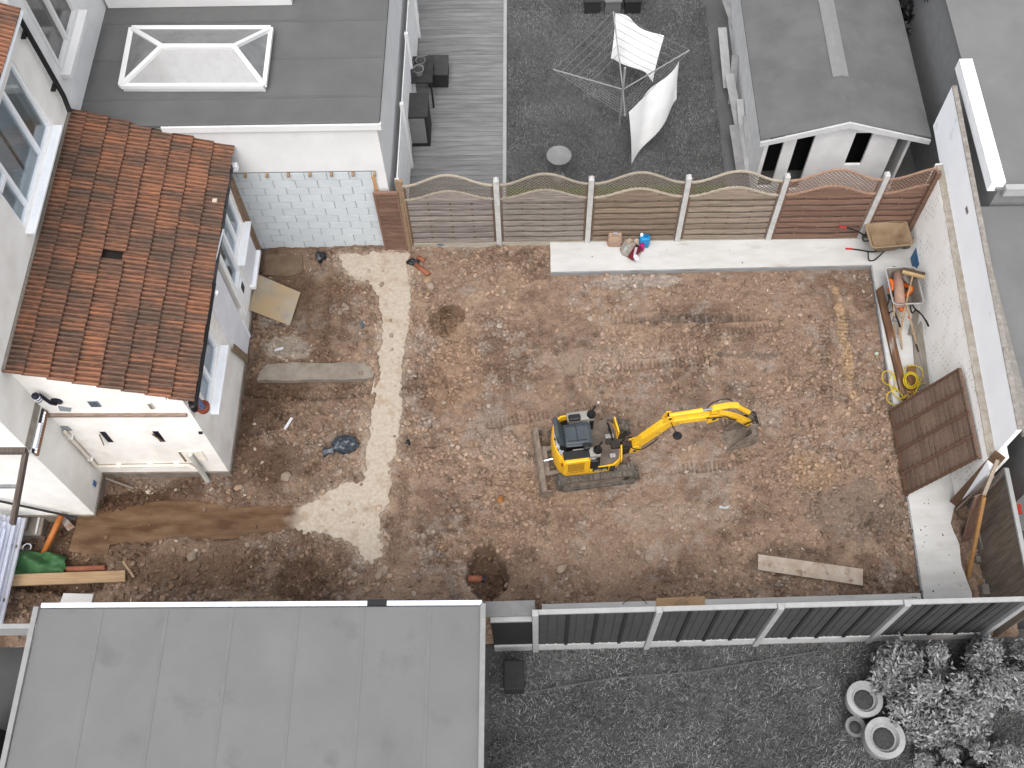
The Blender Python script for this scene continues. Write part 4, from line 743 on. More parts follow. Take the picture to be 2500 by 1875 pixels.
def turf(name, n, box, z, hmin, hmax, cols, label, seed, fade=None):
    r_ = np.random.default_rng(seed); xs = r_.uniform(box[0], box[1], n); ys = r_.uniform(box[2], box[3], n); h = r_.uniform(hmin, hmax, n); an = r_.uniform(0, 2*np.pi, n); ln_ = r_.normal(0, .45, (n, 2))*h[:, None]
    w_ = .006*(1+r_.random(n)); dx, dy = np.cos(an)*w_, np.sin(an)*w_; zz = np.full(n, z)
    T = np.stack([np.stack([xs-dx, ys-dy, zz], 1), np.stack([xs+dx, ys+dy, zz], 1), np.stack([xs+ln_[:, 0], ys+ln_[:, 1], zz+h], 1)], 1).reshape(-1, 3).astype(np.float32)
    me = bpy.data.meshes.new(name); me.vertices.add(len(T)); me.vertices.foreach_set('co', T.ravel()); me.loops.add(len(T)); me.loops.foreach_set('vertex_index', np.arange(len(T), dtype=np.int32)); me.polygons.add(n); me.polygons.foreach_set('loop_start', np.arange(0, len(T), 3, dtype=np.int32)); me.update(); me.validate()
    cl = np.array([c_[:3] for c_ in cols])[r_.integers(0, len(cols), n)]*(.7+.6*vnoise(xs, ys, .5, seed))[:, None]
    if fade is not None: cl = np.where((ys < 14.85)[:, None], np.array(fade[:3])*r_.uniform(.7, 1.2, (n, 1)), cl)
    cc = np.ones((n, 3, 4), np.float32); cc[..., :3] = cl[:, None]; me.color_attributes.new('tint', 'FLOAT_COLOR', 'POINT').data.foreach_set('color', cc.ravel()); me.materials.append(tintmat(name+'_m', .9, 0, 30, (.95,1.05), 10))
    o = bpy.data.objects.new(name, me); COL.objects.link(o); return tag(o, label, 'grass', kind='stuff')
turf('grass', 70000, (-.5,4.35,13.45,20.8), -.07, .03, .07, [S(150,150,150), S(130,130,130), S(166,166,166)], 'short grass of the lawn beyond the trellis fence', 301, S(122,146,70))
turf('grass', 60000, (-.8,8.6,2.3,4.78), -.12, .04, .12, [S(166,166,166), S(142,142,142), S(186,186,186), S(124,124,124)], 'longer grass of the lawn below the lower fence', 302)
tag(MB().box((-.62,13.4,-.3), (-.54,24,-.02)).build('deck_edge', g(196,186)), 'pale edging board between deck and lawn', 'edging', kind='structure')
lawn('lower_lawn', (-.9,9.5), (.8,4.98), .04, -.11, 'dark shaggy lawn of the garden below the lower fence', (S(108,108,108), S(92,92,92)), amp=.035, seed=191)
# side screen between extension and deck
scn = thing('white_screen', 'pale slatted screen standing between the white extension and the decking', 'screen', (-2.72,16,-.05))
for k in range(4): MB().beam((-2.66,13.5+k*2,-.05), (-2.66,13.5+k*2,2.0), .08, .08).build('post', gw(222,214), scn)
for k in range(9): MB().box((-2.69,13.5,.1+k*.2), (-2.665,20,.26+k*.2)).build('board', gw(216,204), scn)
# things on the deck
def box_thing(nm, lab, cat, c_, sx, sy, sz, mtop, mside, legs=False, rz=0):
    t = thing(nm, lab, cat, tuple(c_), 0)
    x, y, z = c_; MB().box((x-sx/2,y-sy/2,z+sz-.05), (x+sx/2,y+sy/2,z+sz)).build('top', mtop, t, bevel=.01)
    if legs:
        for a in (-1,1):
            for b in (-1,1): MB().box((x+a*(sx/2-.04)-.02,y+b*(sy/2-.04)-.02,z), (x+a*(sx/2-.04)+.02,y+b*(sy/2-.04)+.02,z+sz-.05)).build('leg', mside, t)
    else: MB().box((x-sx/2+.02,y-sy/2+.02,z), (x+sx/2-.02,y+sy/2-.02,z+sz-.05)).build('body', mside, t, bevel=.01)
    return t
d_tab = at(898*1.1302,150*1.1302,.8); tb = box_thing('garden_table', 'dark square table crowded with pots on the decking', 'table', (d_tab.x,d_tab.y,-.04), .78, .8, .85, g(70,60), g(50), True)
for k, (dx, dy, rr, gv) in enumerate([(-.15,.05,.13,130),(.12,.12,.12,150),(.08,-.14,.13,170),(-.2,.25,.09,90),(-.05,-.2,.08,110)]):
    pt = thing('table_pot', ['medium grey pot at the near side of the dark deck table', 'light grey pot at the far corner of the dark deck table', 'pale pot at the front of the dark deck table', 'small dark pot at the back of the deck table', 'small grey pot at the front edge of the deck table'][k], 'pot', (d_tab.x+dx,d_tab.y+dy,.81), 0, 'pots on the deck table')
    MB().lathe((d_tab.x+dx,d_tab.y+dy,.812), [(rr*.7,0),(rr,.16),(rr*.86,.16),(rr*.8,.12)], 14).build('pot', g(gv,gv-15), pt, smooth=True); MB().lathe((d_tab.x+dx,d_tab.y+dy,.925), [(rr*.78,0),(rr*.5,.06),(.01,.09)], 10).build('plant', g(70,90,scale=30), pt)
d_b = at(893*1.1302,230*1.1302,.9); ca = box_thing('barbecue_cabinet', 'dark grey cabinet with a pale front standing on the decking', 'cabinet', (d_b.x,d_b.y,-.04), .66, .7, 1.0, g(78,70), g(60,54))
MB().box((d_b.x-.25,d_b.y-.352,.1), (d_b.x+.25,d_b.y-.335,.88)).build('front_panel', g(158,150), ca)
d_c = at(945*1.1302,140*1.1302,.4); box_thing('dark_planter', 'square dark planter box right of the deck table', 'planter', (d_c.x,d_c.y,-.04), .5, .62, .45, g(84,76), g(56,50))
# rotary clothes dryer
dc = at(1350*1.1302,150*1.1302,1.7); dry = thing('rotary_dryer', 'rotary clothes dryer with four arms and many lines on the lawn', 'clothes dryer', (dc.x,dc.y,-.06))
tips = [at(x*1.1302, y*1.1302, 1.85) for x, y in [(1195,150),(1325,25),(1490,108),(1350,250)]]
MB().tube([(dc.x,dc.y,-.06),(dc.x,dc.y,1.75)], .025, 8).build('pole', g(186,176), dry); hub = Vector((dc.x,dc.y,1.1))
for t_ in tips: MB().tube([hub, t_], .016, 6).build('arm', g(180,170), dry)
ln = MB()
for k in range(1, 7):
    f_ = k/6
    for a, b in zip(tips, tips[1:]+tips[:1]):
        pa, pb = hub.lerp(a, .35+.65*f_), hub.lerp(b, .35+.65*f_); ln.tube([pa, (pa+pb)/2-Vector((0,0,.03)), pb], .005, 4)
tag(ln.build('line', g(150,145), dry), kind='stuff')
def sheet_on(a, b, drop, lab, seed, sway):
    r_ = random.Random(seed)
    o = MB().sheet(16, 12, lambda u, v: a.lerp(b, u)+Vector((sway[0]*v+.05*math.sin(9*u+2*v), sway[1]*v+.06*math.sin(7*u+1.5*v), -drop(u)*v-.01)), .006).build('white_sheet', mat('laundry_white', V(228,228,228), V(216,216,216), scale=2), smooth=True)
    return tag(o, lab, 'sheet', 'white sheets on the dryer')
sheet_on(tips[3].lerp(tips[2], .06), tips[3].lerp(tips[2], .82), lambda u: 1.55-.55*u, 'long white sheet hanging from the near side of the rotary dryer', 2, (.12,-.15))
sheet_on(tips[1].lerp(tips[2], .03), tips[1].lerp(tips[2], .66), lambda u: 1.05-.2*math.sin(3*u), 'white sheet hanging from the far side of the rotary dryer', 3, (-.1,-.35))
bb = at(1207*1.1302,355*1.1302,.4); t = thing('bird_bath', 'pale bird bath on the dark lawn just beyond the trellis fence', 'bird bath', (bb.x,bb.y,-.06))
MB().lathe((bb.x,bb.y,-.06), [(.16,0),(.14,.06),(.06,.1),(.05,.6),(.1,.64)], 14).build('pedestal', g(150,140), t, smooth=True); MB().lathe((bb.x,bb.y,.581), [(.1,0),(.26,.09),(.27,.12),(.22,.1),(.02,.05)], 18).build('bowl', g(158,146), t, smooth=True)
for k, (px, gv) in enumerate([(1280,70),(1325,140),(1368,60)]):
    c_ = at(px*1.1302, 0, .3); box_thing('storage_box', ['dark box at the far end of the lawn, first of three', 'pale box between two dark boxes at the far end of the lawn', 'dark box at the far end of the lawn nearest the shed'][k], 'box', (c_.x,c_.y+.1,-.06), .42, .4, .4, g(gv,gv-8), g(gv-14))
# strip of pale planks between lawn and shed
for k, (xa, ya, xb, yb, gv) in enumerate([(1566,0,1600,95,200),(1560,60,1572,190,214),(1588,120,1580,225,190),(1575,160,1600,290,206),(1598,215,1612,370,224),(1585,270,1600,370,180),(1612,250,1622,360,210)]):
    a, b = at(xa*1.1302,ya*1.1302,.5), at(xb*1.1302,yb*1.1302,.12)
    tag(MB().beam(a+Vector((0,0,.0)), b, .2 if k % 2 else .15, .03).build('pale_plank', g(gv,gv-22,scale=4)), ['pale plank leaning behind the shed corner at the far end', 'wide pale plank lying beside the lawn, second from the far end', 'narrow pale plank crossing the pile beside the shed', 'wide pale plank in the middle of the pile beside the shed', 'whitest plank in the pile, nearest the trellis fence', 'grey wide plank at the lawn side of the pile', 'wide pale plank under the shed eave by the fence'][k], 'plank', 'pale planks piled beside the shed')
tag(MB().box((4.3,13.4,-.4), (8.6,22.5,-.05)).build('path', g(120,108,scale=2)), 'grey path under the shed', 'path', kind='structure')
shed = thing('garden_shed', 'felt-roofed garden shed with open dark doorways behind the trellis fence', 'shed', (6.3,16.5,0))
ez, rz_ = 2.0, 2.48; xl, xr, xm_, ys_, ye_ = 4.62, 8.02, 6.28, 14.36, 22
felt = g(126,112,scale=1.4,bump=.2,bscale=25)
for s_, (xa, xb) in enumerate([(xl-.0, xm_), (xm_, xr)]):
    za, zb = (ez, rz_) if s_ == 0 else (rz_, ez); MB().prism([(xa,ys_,za),(xb,ys_,zb),(xb,ys_,zb+.04),(xa,ys_,za+.04)], (0,ye_-ys_,0)).build('roof_slope', felt, shed)
MB().prism([(xm_-.16,ys_+1.2,rz_+.015),(xm_+.16,ys_+1.2,rz_+.015),(xm_+.0,ys_+1.2,rz_+.066)], (0,2.2,0)).build('ridge_strip', g(158,150), shed); MB().prism([(xm_-.2,ys_+3.7,rz_+.01),(xm_+.2,ys_+3.7,rz_+.01),(xm_,ys_+3.7,rz_+.07)], (0,.5,0)).build('ridge_strip', g(166,158), shed)
MB().prism([(xl,ys_-.05,ez-.02),(xl,ys_-.05,ez-.14),(xm_,ys_-.05,rz_-.10),(xm_,ys_-.05,rz_+.05)], (0,.04,0)).build('barge_board', gw(176,168), shed); MB().prism([(xm_,ys_-.05,rz_+.05),(xm_,ys_-.05,rz_-.10),(xr,ys_-.05,ez-.14),(xr,ys_-.05,ez-.02)], (0,.04,0)).build('barge_board', gw(176,168), shed)
sw_ = MB(); wall_grid(sw_, 'y', ys_+.25, .06, xl+.2, xr-.2, -.05, 2.0, [(4.9,5.2,.2,1.95),(5.45,5.8,.1,1.95),(6.6,6.95,.9,1.9),(7.5,7.82,.1,1.95)])
sw_.prism([(xl+.2,ys_+.25,2.0),(xr-.2,ys_+.25,2.0),(xm_,ys_+.25,rz_-.03)], (0,.06,0)); sw_.box((xl+.2,ys_+.31,-.05), (xl+.26,ye_,2.02)).box((xr-.26,ys_+.31,-.05), (xr-.2,ye_,2.02)); sw_.build('wall', gw(214,200,scale=3), shed)
MB().box((xl+.27,ys_+.9,-.05), (xr-.27,ys_+.95,2.0)).build('dark_backing', mat('black_void', S(22,22,22)), shed)  # black sheet added behind the doorways, standing in for the unlit interior
# ---- neighbours on the right: garage roofs
gar = thing('garage_roof_building', 'grey flat-roofed garage behind the white wall', 'garage', (9.6,10,0))
MB().box((8.40,6.9,-.3), (13,12.1,2.66)).build('body', g(150,140), gar); MB().box((8.02,7.45,2.665), (8.20,12.1,2.76)).build('verge', mat('verge_mortar', S(176,170,163), S(150,144,137), scale=12, bump=.6), gar); MB().box((8.205,7.0,2.662), (13,12.1,2.72)).build('roof', g(140,128,scale=1.2), gar)
ga2 = thing('rear_garage', 'grey flat-roofed building with white edge trim at the upper corner', 'garage', (9.8,15,0))
MB().box((8.5,12.2,-.3), (14,24,3.1)).build('body', g(170,160), ga2); MB().box((8.42,12.15,3.105), (14,24,3.16)).build('roof', g(146,136,scale=1.2), ga2); MB().box((8.30,12.2,3.05), (8.55,15.2,3.30)).build('edge_trim', gw(240,232), ga2); MB().box((8.56,12.08,3.04), (14,12.2,3.24)).build('edge_trim', g(206,196), ga2)

# ================================================================ NEIGHBOUR SOUTH
sb = thing('lower_outbuilding', 'flat grey felt-roofed outbuilding with a white gutter along the plot', 'building', (-4.2,3,0))
MB().box((-7.6,-3,-.4), (-.95,4.66,2.5)).build('wall', g(176,166), sb); MB().box((-7.72,-3,2.505), (-.82,4.70,2.58)).build('roof', g(142,132,scale=.9,bump=.1,bscale=12,contrast=(.3,.7),c3=S(124,124,124),c3at=(.58,.75),c3scale=1.5), sb, bevel=.015)
for k in range(6): MB().box((-6.75+k*1.02,-2.9,2.58), (-6.70+k*1.02,4.66,2.585)).build('felt_seam', g(141,133,scale=2), sb)
MB().box((-7.72,4.72,2.44), (-.82,4.80,2.56)).build('gutter', mat('gutter_white', V(222,230,242), V(206,214,226), scale=4), sb, bevel=.015); MB().box((-2.6,4.71,2.56), (-2.3,4.81,2.59)).build('gutter_clip', black, sb); MB().box((-.84,-3,2.58), (-.76,4.72,2.64)).build('edge_trim', g(172,160), sb); MB().box((-7.80,-3,2.58), (-7.72,4.72,2.62)).build('edge_trim', g(176,166), sb)
lf = thing('lower_fence', 'dark panelled fence with pale posts and rails along the lower side of the plot', 'fence', (3.5,4.8,0))
LFY = 4.78; LP = [.0,1.95,3.86,5.84,7.75]; pd_ = gw(62,54,scale=3); pp = gw(150,140); pdk = gw(34,30)
for x in LP: MB().box((x-.05,LFY-.09,-.2), (x+.05,LFY+.02,2.22)).build('post', pp, lf, bevel=.01)
for a, b in zip(LP, LP[1:]):
    pn = MB().box((a+.052,LFY-.02,.24), (b-.052,LFY+.0,2.12)).build('panel', pd_, lf)
    MB().box((a+.052,LFY-.045,2.125), (b-.052,LFY+.03,2.17)).build('top_rail', pp, pn); MB().box((a+.052,LFY-.05,-.15), (b-.052,LFY+.01,.235)).build('gravel_board', gw(168,156), pn)
    n_ = 12
    for k in range(n_):
        w_ = (b-a-.11)/n_; x = a+.055+k*w_
        if k in (3, 6, 9): MB().box((x-.02,LFY-.055,.24), (x+.035,LFY-.021,2.11)).build('batten', pdk, pn)
        MB().box((x+.04 if k in (3,6,9) else x+.004,LFY-.032,.245), (x+w_-.025,LFY-.0205,2.115)).build('board', pd_, pn)
MB().box((-.72,LFY-.02,.24), (-.055,LFY,1.75)).build('panel', pdk, lf); MB().box((-.72,LFY-.05,1.755), (-.055,LFY+.03,1.82)).build('top_rail', pp, lf); MB().box((-.72,LFY-.05,-.15), (-.055,LFY+.0,.2)).build('gravel_board', pp, lf)
MB().box((-.80,4.80,1.84), (.0,5.05,1.88)).build('capping', g(140,130), lf)
lf.rotation_euler.z = .0215; lf.location.y += .015                       # the fence line runs a touch askew
tag(MB().box((-.55,3.9,-.05), (-.2,4.4,.35)).build('compost_bin', g(60,50), bevel=.03), 'dark square bin on the lawn at the corner of the lower outbuilding', 'bin')
tag(MB().tube([at(1290,1690), at(1500,1655), at(1700,1640), at(2000,1590)], .012, 5).build('garden_hose', g(110,100)), 'thin hose lying across the lower lawn', 'hose')
# right end fence and leaning timbers in the corner
ef = thing('end_fence', 'pale-railed board fence closing the plot beyond the timber pile', 'fence', (8.1,6.2,0))
MB().beam((8.05,7.25,1.82), (7.98,4.9,1.82), .07, .05).build('top_rail', g(190,180), ef); MB().box((8.02,7.2,-.3), (8.08,7.28,1.79)).build('post', W_GREY, ef)
me_ = bpy.data.meshes.new('board'); b_ = MB().box((-.012,-.072,0), (.012,.072,1.78)); me_.from_pydata(b_.v, [], b_.f); me_.materials.append(mat('end_board', S(150,138,124), S(120,106,92), scale=5, stretch=(4,4,.4), rand=.12))
for k in range(16): piece('board', me_, ef, (8.07-.004*k, 7.1-k*.148, -.02))
# potted plants, shrub
def shrub(nm, lab, cx, cy, rx, ry, hz, n, cols, leaf=.09, seed=1, clumps=16, dark=None):
    r_ = np.random.default_rng(seed); t = thing(nm, lab, 'shrub', (cx,cy,-.05)); lz = -.05
    cl = []; k = 0
    while len(cl) < clumps:
        a, q, h = r_.uniform(0, 2*np.pi), r_.random()**.5, r_.uniform(.25, 1.0); cl.append((cx+rx*q*math.cos(a), cy+ry*q*math.sin(a), lz+hz*h*(1-.45*q*q), r_.uniform(.22,.42)*min(rx,ry)))
    st_m = g(70,60) if not dark else dark; sb_ = MB()
    for c_ in cl[:10]: sb_.tube([(cx,cy,lz), ((cx+c_[0])/2+.05,(cy+c_[1])/2,lz+.5*(c_[2]-lz)+.1), c_[:3]], [.04,.025,.01], 6)
    sb_.build('trunk', st_m, t)
    ci = r_.integers(0, len(cl), n); C = np.array(cl)[ci]; d = r_.normal(0, 1, (n, 3)); d /= np.linalg.norm(d, axis=1)[:, None]; rad = r_.random(n)**.45*np.where(r_.random(n) < .22, r_.uniform(1, 1.55, n), 1)
    P = C[:, :3] + d*(C[:, 3]*rad)[:, None]*np.array([1,1,.8]); P[:, 2] = np.maximum(P[:, 2], .02)
    nn = d*.6 + r_.normal(0, .6, (n, 3)) + np.array([0,0,.5]); nn /= np.linalg.norm(nn, axis=1)[:, None]
    u = np.cross(nn, r_.normal(0, 1, (n, 3))); u /= np.linalg.norm(u, axis=1)[:, None]; v = np.cross(nn, u); s_ = leaf*r_.uniform(.6, 1.3, n)[:, None]
    V = np.stack([P-u*s_, P+v*s_*.38+nn*s_*.1, P+u*s_, P-v*s_*.38+nn*s_*.1], 1) - np.array([cx,cy,-.05]); V = V.reshape(-1, 3).astype(np.float32)
    me = bpy.data.meshes.new('crown'); me.vertices.add(len(V)); me.vertices.foreach_set('co', V.ravel()); me.loops.add(len(V)); me.loops.foreach_set('vertex_index', np.arange(len(V), dtype=np.int32)); me.polygons.add(n); me.polygons.foreach_set('loop_start', np.arange(0, len(V), 4, dtype=np.int32)); me.update(); me.validate()
    cc = np.ones((n, 4, 4), np.float32); cc[..., :3] = (np.array([c_[:3] for c_ in cols])[r_.integers(0, len(cols), n)]*r_.uniform(.75, 1.2, (n, 1)))[:, None]; ca_ = me.color_attributes.new('tint', 'FLOAT_COLOR', 'POINT'); ca_.data.foreach_set('color', cc.ravel()); me.materials.append(LEAF)
    o = bpy.data.objects.new('crown', me); COL.objects.link(o); o.parent = t; return t
LEAF = tintmat('grey_leaf', .7, 0, 30, (.9,1.1), 20)
greys = [S(164,164,164), S(144,144,144), S(186,186,186), S(122,122,122)]
shrub('silver_shrub', 'large silver-leaved shrub in the lower corner garden', 6.75, 3.85, .95, .75, 1.5, 22000, greys, .05, 5, 34)
shrub('silver_shrub', 'smaller silver shrub at the very corner below the timber pile', 7.95, 4.2, .55, .55, 1.2, 9000, greys, .048, 6, 18)
shrub('silver_shrub', 'low silver shrub behind the largest round pot', 7.1, 2.75, .8, .45, 1.0, 13000, greys, .05, 7, 20)
shrub('dark_shrub', 'dark shrub behind the shed at the top corner', 9.2, 18.6, 1.4, 1.1, 4.6, 5000, [S(60,60,60), S(44,44,44), S(80,80,80)], .12, 8, 20)
for k, (px, py, r_, h_, lab) in enumerate([(1870,1508,.30,.42,'round pale plant pot at the back of the group of three on the lower lawn'),(1850,1568,.17,.22,'smallest round pot of the group of three on the lower lawn'),(1914,1592,.33,.5,'largest round pale plant pot of the group of three on the lower lawn')]):
    c_ = at(px*1.1302, py*1.1302, h_); t = thing('plant_pot', lab, 'plant pot', (c_.x,c_.y,-.05), 0, 'round pots on the lower lawn'); gv = 196 if k != 1 else 150
    MB().lathe((c_.x,c_.y,-.05), [(r_*.66,0),(r_*.95,h_*.5),(r_,h_*.85),(r_,h_),(r_*.72,h_),(r_*.62,h_*.82)], 26).build('pot', g(gv,gv-26,scale=3), t, smooth=True); MB().lathe((c_.x,c_.y,h_*.8-.05), [(r_*.62,0),(r_*.4,.03),(.01,.04)], 16).build('soil', g(80,60,scale=20), t)
# passage at the lower left
box_thing('white_bench', 'pale bench in the passage beside the lower outbuilding', 'bench', (-8.6,3.4,-.5), .35, 1.6, .8, g(206,196), g(120), True)
tag(MB().box((-9.9,4.62,1.3), (-7.85,4.70,1.72)).build('passage_gate', g(190,180)), 'pale board across the passage beside the lower outbuilding', 'gate')
tag(MB().box((-9.6,2.6,-.5), (-9.0,3.3,.5)).build('wheelie_bin', g(66,56), bevel=.04), 'dark bin in the passage beside the lower outbuilding', 'bin')
# ================================================================ MINI EXCAVATOR (local: +x forward, origin on the ground under the slew ring)
YEL = mat('digger_yellow', V(222,172,30), V(210,158,26), scale=3, rough=.42, spec=.5, c3=V(176,132,44), c3at=(.66,.8), c3scale=5)
YEL2 = mat('boom_yellow', V(222,176,42), V(208,160,36), scale=4, rough=.5, spec=.4, c3=V(150,120,72), c3at=(.58,.74), c3scale=7)
RUB = mat('dusty_rubber', S(132,124,114), S(92,86,80), scale=9, rough=.95, bump=.3); STL = mat('muddy_steel', S(172,156,140), S(128,114,102), scale=8, rough=.85, bump=.3, c3=S(188,170,152), c3scale=4)
VIN = mat('seat_vinyl', S(88,96,102), S(76,84,90), scale=6, rough=.55); MATF = mat('floor_mat', S(138,124,110), S(108,96,86), scale=6, bump=.4); CHR = mat('chrome', S(200,204,210), metal=.9, rough=.25); GRYP = mat('console_grey', S(184,180,174), S(166,160,152), scale=8, rough=.6)
DKM = mat('dark_casting', S(74,66,60), S(54,48,44), scale=8, rough=.8)
ex = thing('mini_excavator', 'yellow mini excavator with open seat and extended boom on the soil', 'excavator', (1.13,8.27,.035), math.radians(7.2))
def stadium(L, h, x0=0, n=8, z0=0):
    r_ = h/2; out = []
    for k in range(n+1): a = -math.pi/2+math.pi*k/n; out.append((x0+L/2-r_+r_*math.cos(a), z0+r_+r_*math.sin(a)))
    for k in range(n+1): a = math.pi/2+math.pi*k/n; out.append((x0-L/2+r_+r_*math.cos(a), z0+r_+r_*math.sin(a)))
    return out
for sgn in (-1, 1):
    yc = sgn*.475; tr = bpy.data.objects.new('track', None); COL.objects.link(tr); tr.parent = ex; ORG[tr] = Vector((0,0,0))
    o_, i_ = stadium(1.52, .41, 0, 10, .02), stadium(1.42, .31, 0, 10, .07); n = len(o_)
    w2 = .115; mb = MB(); mb.loft([[Vector((x,yc-w2,z)) for x, z in o_], [Vector((x,yc+w2,z)) for x, z in o_], [Vector((x,yc+w2,z)) for x, z in i_], [Vector((x,yc-w2,z)) for x, z in i_]], closed=True).build('belt', RUB, tr)
    lug = MB(); per = stadium(1.53, .42, 0, 14, .015); pl = [Vector((x,0,z)) for x, z in per]; tot = 0; segs = []
    for a, b in zip(pl, pl[1:]+pl[:1]): segs.append((a, b, (b-a).length)); tot += (b-a).length
    nl = 34; d = 0
    for k in range(nl):
        t_ = k*tot/nl; acc = 0
        for a, b, l_ in segs:
            if acc+l_ > t_ and l_ > 1e-6:
                p_ = a.lerp(b, (t_-acc)/l_); dr_ = (b-a).normalized(); nn = Vector((dr_.z,0,-dr_.x)); break
            acc += l_
        ys = (yc-w2-.004, yc-.01) if k % 2 else (yc+.01, yc+w2+.004)
        lug.loft([[p_+dr_*-.032+Vector((0,ys[0],0)), p_+dr_*.032+Vector((0,ys[0],0)), p_+dr_*.032+Vector((0,ys[1],0)), p_+dr_*-.032+Vector((0,ys[1],0))], [p_+dr_*-.024+nn*.03+Vector((0,ys[0],0)), p_+dr_*.024+nn*.03+Vector((0,ys[0],0)), p_+dr_*.024+nn*.03+Vector((0,ys[1],0)), p_+dr_*-.024+nn*.03+Vector((0,ys[1],0))]])
    tag(lug.build('tread', RUB, tr), kind='stuff')
    MB().lathe((.53,yc-.06,.22), [(.145,0),(.145,.12)], 18, 'y').build('sprocket', STL, tr); MB().lathe((-.53,yc-.06,.22), [(.145,0),(.145,.12)], 18, 'y').build('idler', STL, tr)
    for k in range(4): MB().lathe((-.3+.2*k,yc-.07,.135), [(.06,0),(.06,.14)], 12, 'y').build('roller', STL, tr)
    MB().box((-.52,yc-.085,.15), (.50,yc+.085,.30)).build('side_frame', STL, tr); MB().lathe((.53,yc+sgn*.055-.03,.22), [(.07,0),(.07,.07)], 12, 'y').build('drive_motor', DKM, tr)
MB().box((-.42,-.34,.2), (.42,.34,.38)).lathe((0,0,.38), [(.34,0),(.34,.12)], 24).build('undercarriage', STL, ex)
# blade at the rear
bl = MB(); bl.loft([[(-1.00+.06*math.cos(a*1.3)*-1+.05, y, .03+.29*k/5) for k, a in enumerate(np.linspace(-1,1,6))] + [(-1.09-.06*math.cos(a*1.3)+.05, y, .03+.29*k/5) for k, a in list(enumerate(np.linspace(-1,1,6)))[::-1]] for y in (-.66,.66)])
blade = bl.build('dozer_blade', STL, ex); MB().box((-1.03,-.662,.315), (-.97,.662,.345)).build('top_rib', STL, blade)
for s_ in (-1, 1):
    MB().box((-1.06,s_*.64-.012,.03), (-.88,s_*.64+.012,.30)).build('end_plate', STL, blade); MB().beam((-.97,s_*.24,.16), (-.35,s_*.28,.28), .08, .09).build('blade_arm', STL, blade)
MB().box((-.98,-.30,.17), (-.86,.30,.24)).build('cross_tie', STL, blade)
MB().tube([(-.95,0,.24),(-.6,0,.32)], .03, 8).build('blade_ram', CHR, blade)
# slewing body
XF[0] = lambda x, y, z: (x-.15 if x > -.5 else x-.15*max(0, (x+.8)/.3), y, z+.10 if z > .5 else z)
plan = [(x, y*.9) for x, y in [(.60,-.22),(.57,-.40),(.44,-.51),(.0,-.535),(-.45,-.52),(-.64,-.40),(-.76,-.2),(-.80,0),(-.76,.2),(-.64,.40),(-.45,.52),(.0,.535),(.44,.51),(.57,.40),(.60,.22)]]
plat = MB().loft([[Vector((x*.97,y*.97,.46)) for x, y in plan], [Vector((x,y,.49)) for x, y in plan], [Vector((x,y,.60)) for x, y in plan], [Vector((x*.985,y*.985,.615)) for x, y in plan]]).build('platform', YEL, ex, smooth=30)
rear = [(x, y*.9) for x, y in [(-.04,-.545),(-.25,-.545),(-.45,-.53),(-.60,-.445),(-.72,-.30),(-.785,-.13),(-.80,0),(-.785,.13),(-.72,.30),(-.60,.445),(-.45,.53),(-.25,.545)]]
def inset(P, k, dx=0): return [(x*k+dx, y*k) for x, y in P]
cw = MB(); rz = [(1.012,.605),(1.02,.8),(1.0,.95),(.955,1.03),(.90,1.03),(.88,.9)]
cw.loft([[Vector((x,y,z)) for x, y in inset(rear, k)] + [Vector((x,y,z)) for x, y in inset(rear, k)][::-1][:0] for k, z in rz], cap=False)
# drop the closing face across the open front: rebuild as an open strip
cw = MB(); nr = len(rear); vs = [Vector((x,y,z)) for k, z in rz for x, y in inset(rear, k)]; fs = [(i*nr+q, i*nr+q+1, (i+1)*nr+q+1, (i+1)*nr+q) for i in range(len(rz)-1) for q in range(nr-1)]
cw.add(vs, fs).build('rear_cowl', YEL, ex, smooth=35)
MB().prism([(x,y,.62) for x, y in inset(rear, .90)], (0,0,.20)).build('engine_deck', black, ex)
# near side engine door with louvres
sd_ = MB().loft([[(-.50,y,.52),(-.03,y,.52),(-.02,y,.58),(-.02,y,1.02),(-.06,y,1.08),(-.46,y,1.08),(-.52,y,1.02),(-.53,y,.6)] for y in (-.515,-.49,-.28)])
sdo = sd_.build('side_door', YEL, ex, bevel=.018, seg=3)
for k in range(8): MB().box((-.43,-.521,.69+k*.042), (-.13,-.514,.702+k*.042)).build('louvre', mat('louvre_ochre', S(150,112,40), S(120,90,36)), sdo)
MB().box((-.01,-.49,.60), (.14,-.34,.93)).build('tank_cover', black, ex, bevel=.02); MB().box((-.5,-.46,1.082), (-.02,-.29,1.10)).build('black_trim', black, ex, bevel=.01)
MB().box((.04,-.497,.505), (.33,-.476,.612)).build('name_plate', mat('plate_dark', S(52,50,48)), ex)
for k in range(4): MB().box((.36,-.485,.495+k*.026), (.46,-.462,.505+k*.026)).build('louvre', DKM, ex)
def text(s_, size, parent, loc, rot, m_, nm='lettering'):
    cu = bpy.data.curves.new(nm, 'FONT'); cu.body = s_; cu.size = size; cu.extrude = .001; cu.align_x = 'CENTER'; to = bpy.data.objects.new(nm, cu); COL.objects.link(to)
    dg = bpy.context.evaluated_depsgraph_get(); me = bpy.data.meshes.new_from_object(to.evaluated_get(dg)); bpy.data.objects.remove(to); bpy.data.curves.remove(cu)
    me.materials.clear(); me.materials.append(m_); o = bpy.data.objects.new(nm, me); COL.objects.link(o); o.parent = parent; o.location = loc; o.rotation_euler = rot; return o
text('PC14R', .085, ex, (.035,-.4995,.615), (math.radians(90),0,0), mat('white_paint', S(235,235,232)))
text('KOMATSU', .07, sdo, (-.43,-.517,.70), (math.radians(90),0,0), black)
MB().box((-.58,-.47,.86), (-.54,-.40,.90)).build('reflector', mat('red_reflector', S(170,30,24)), ex)
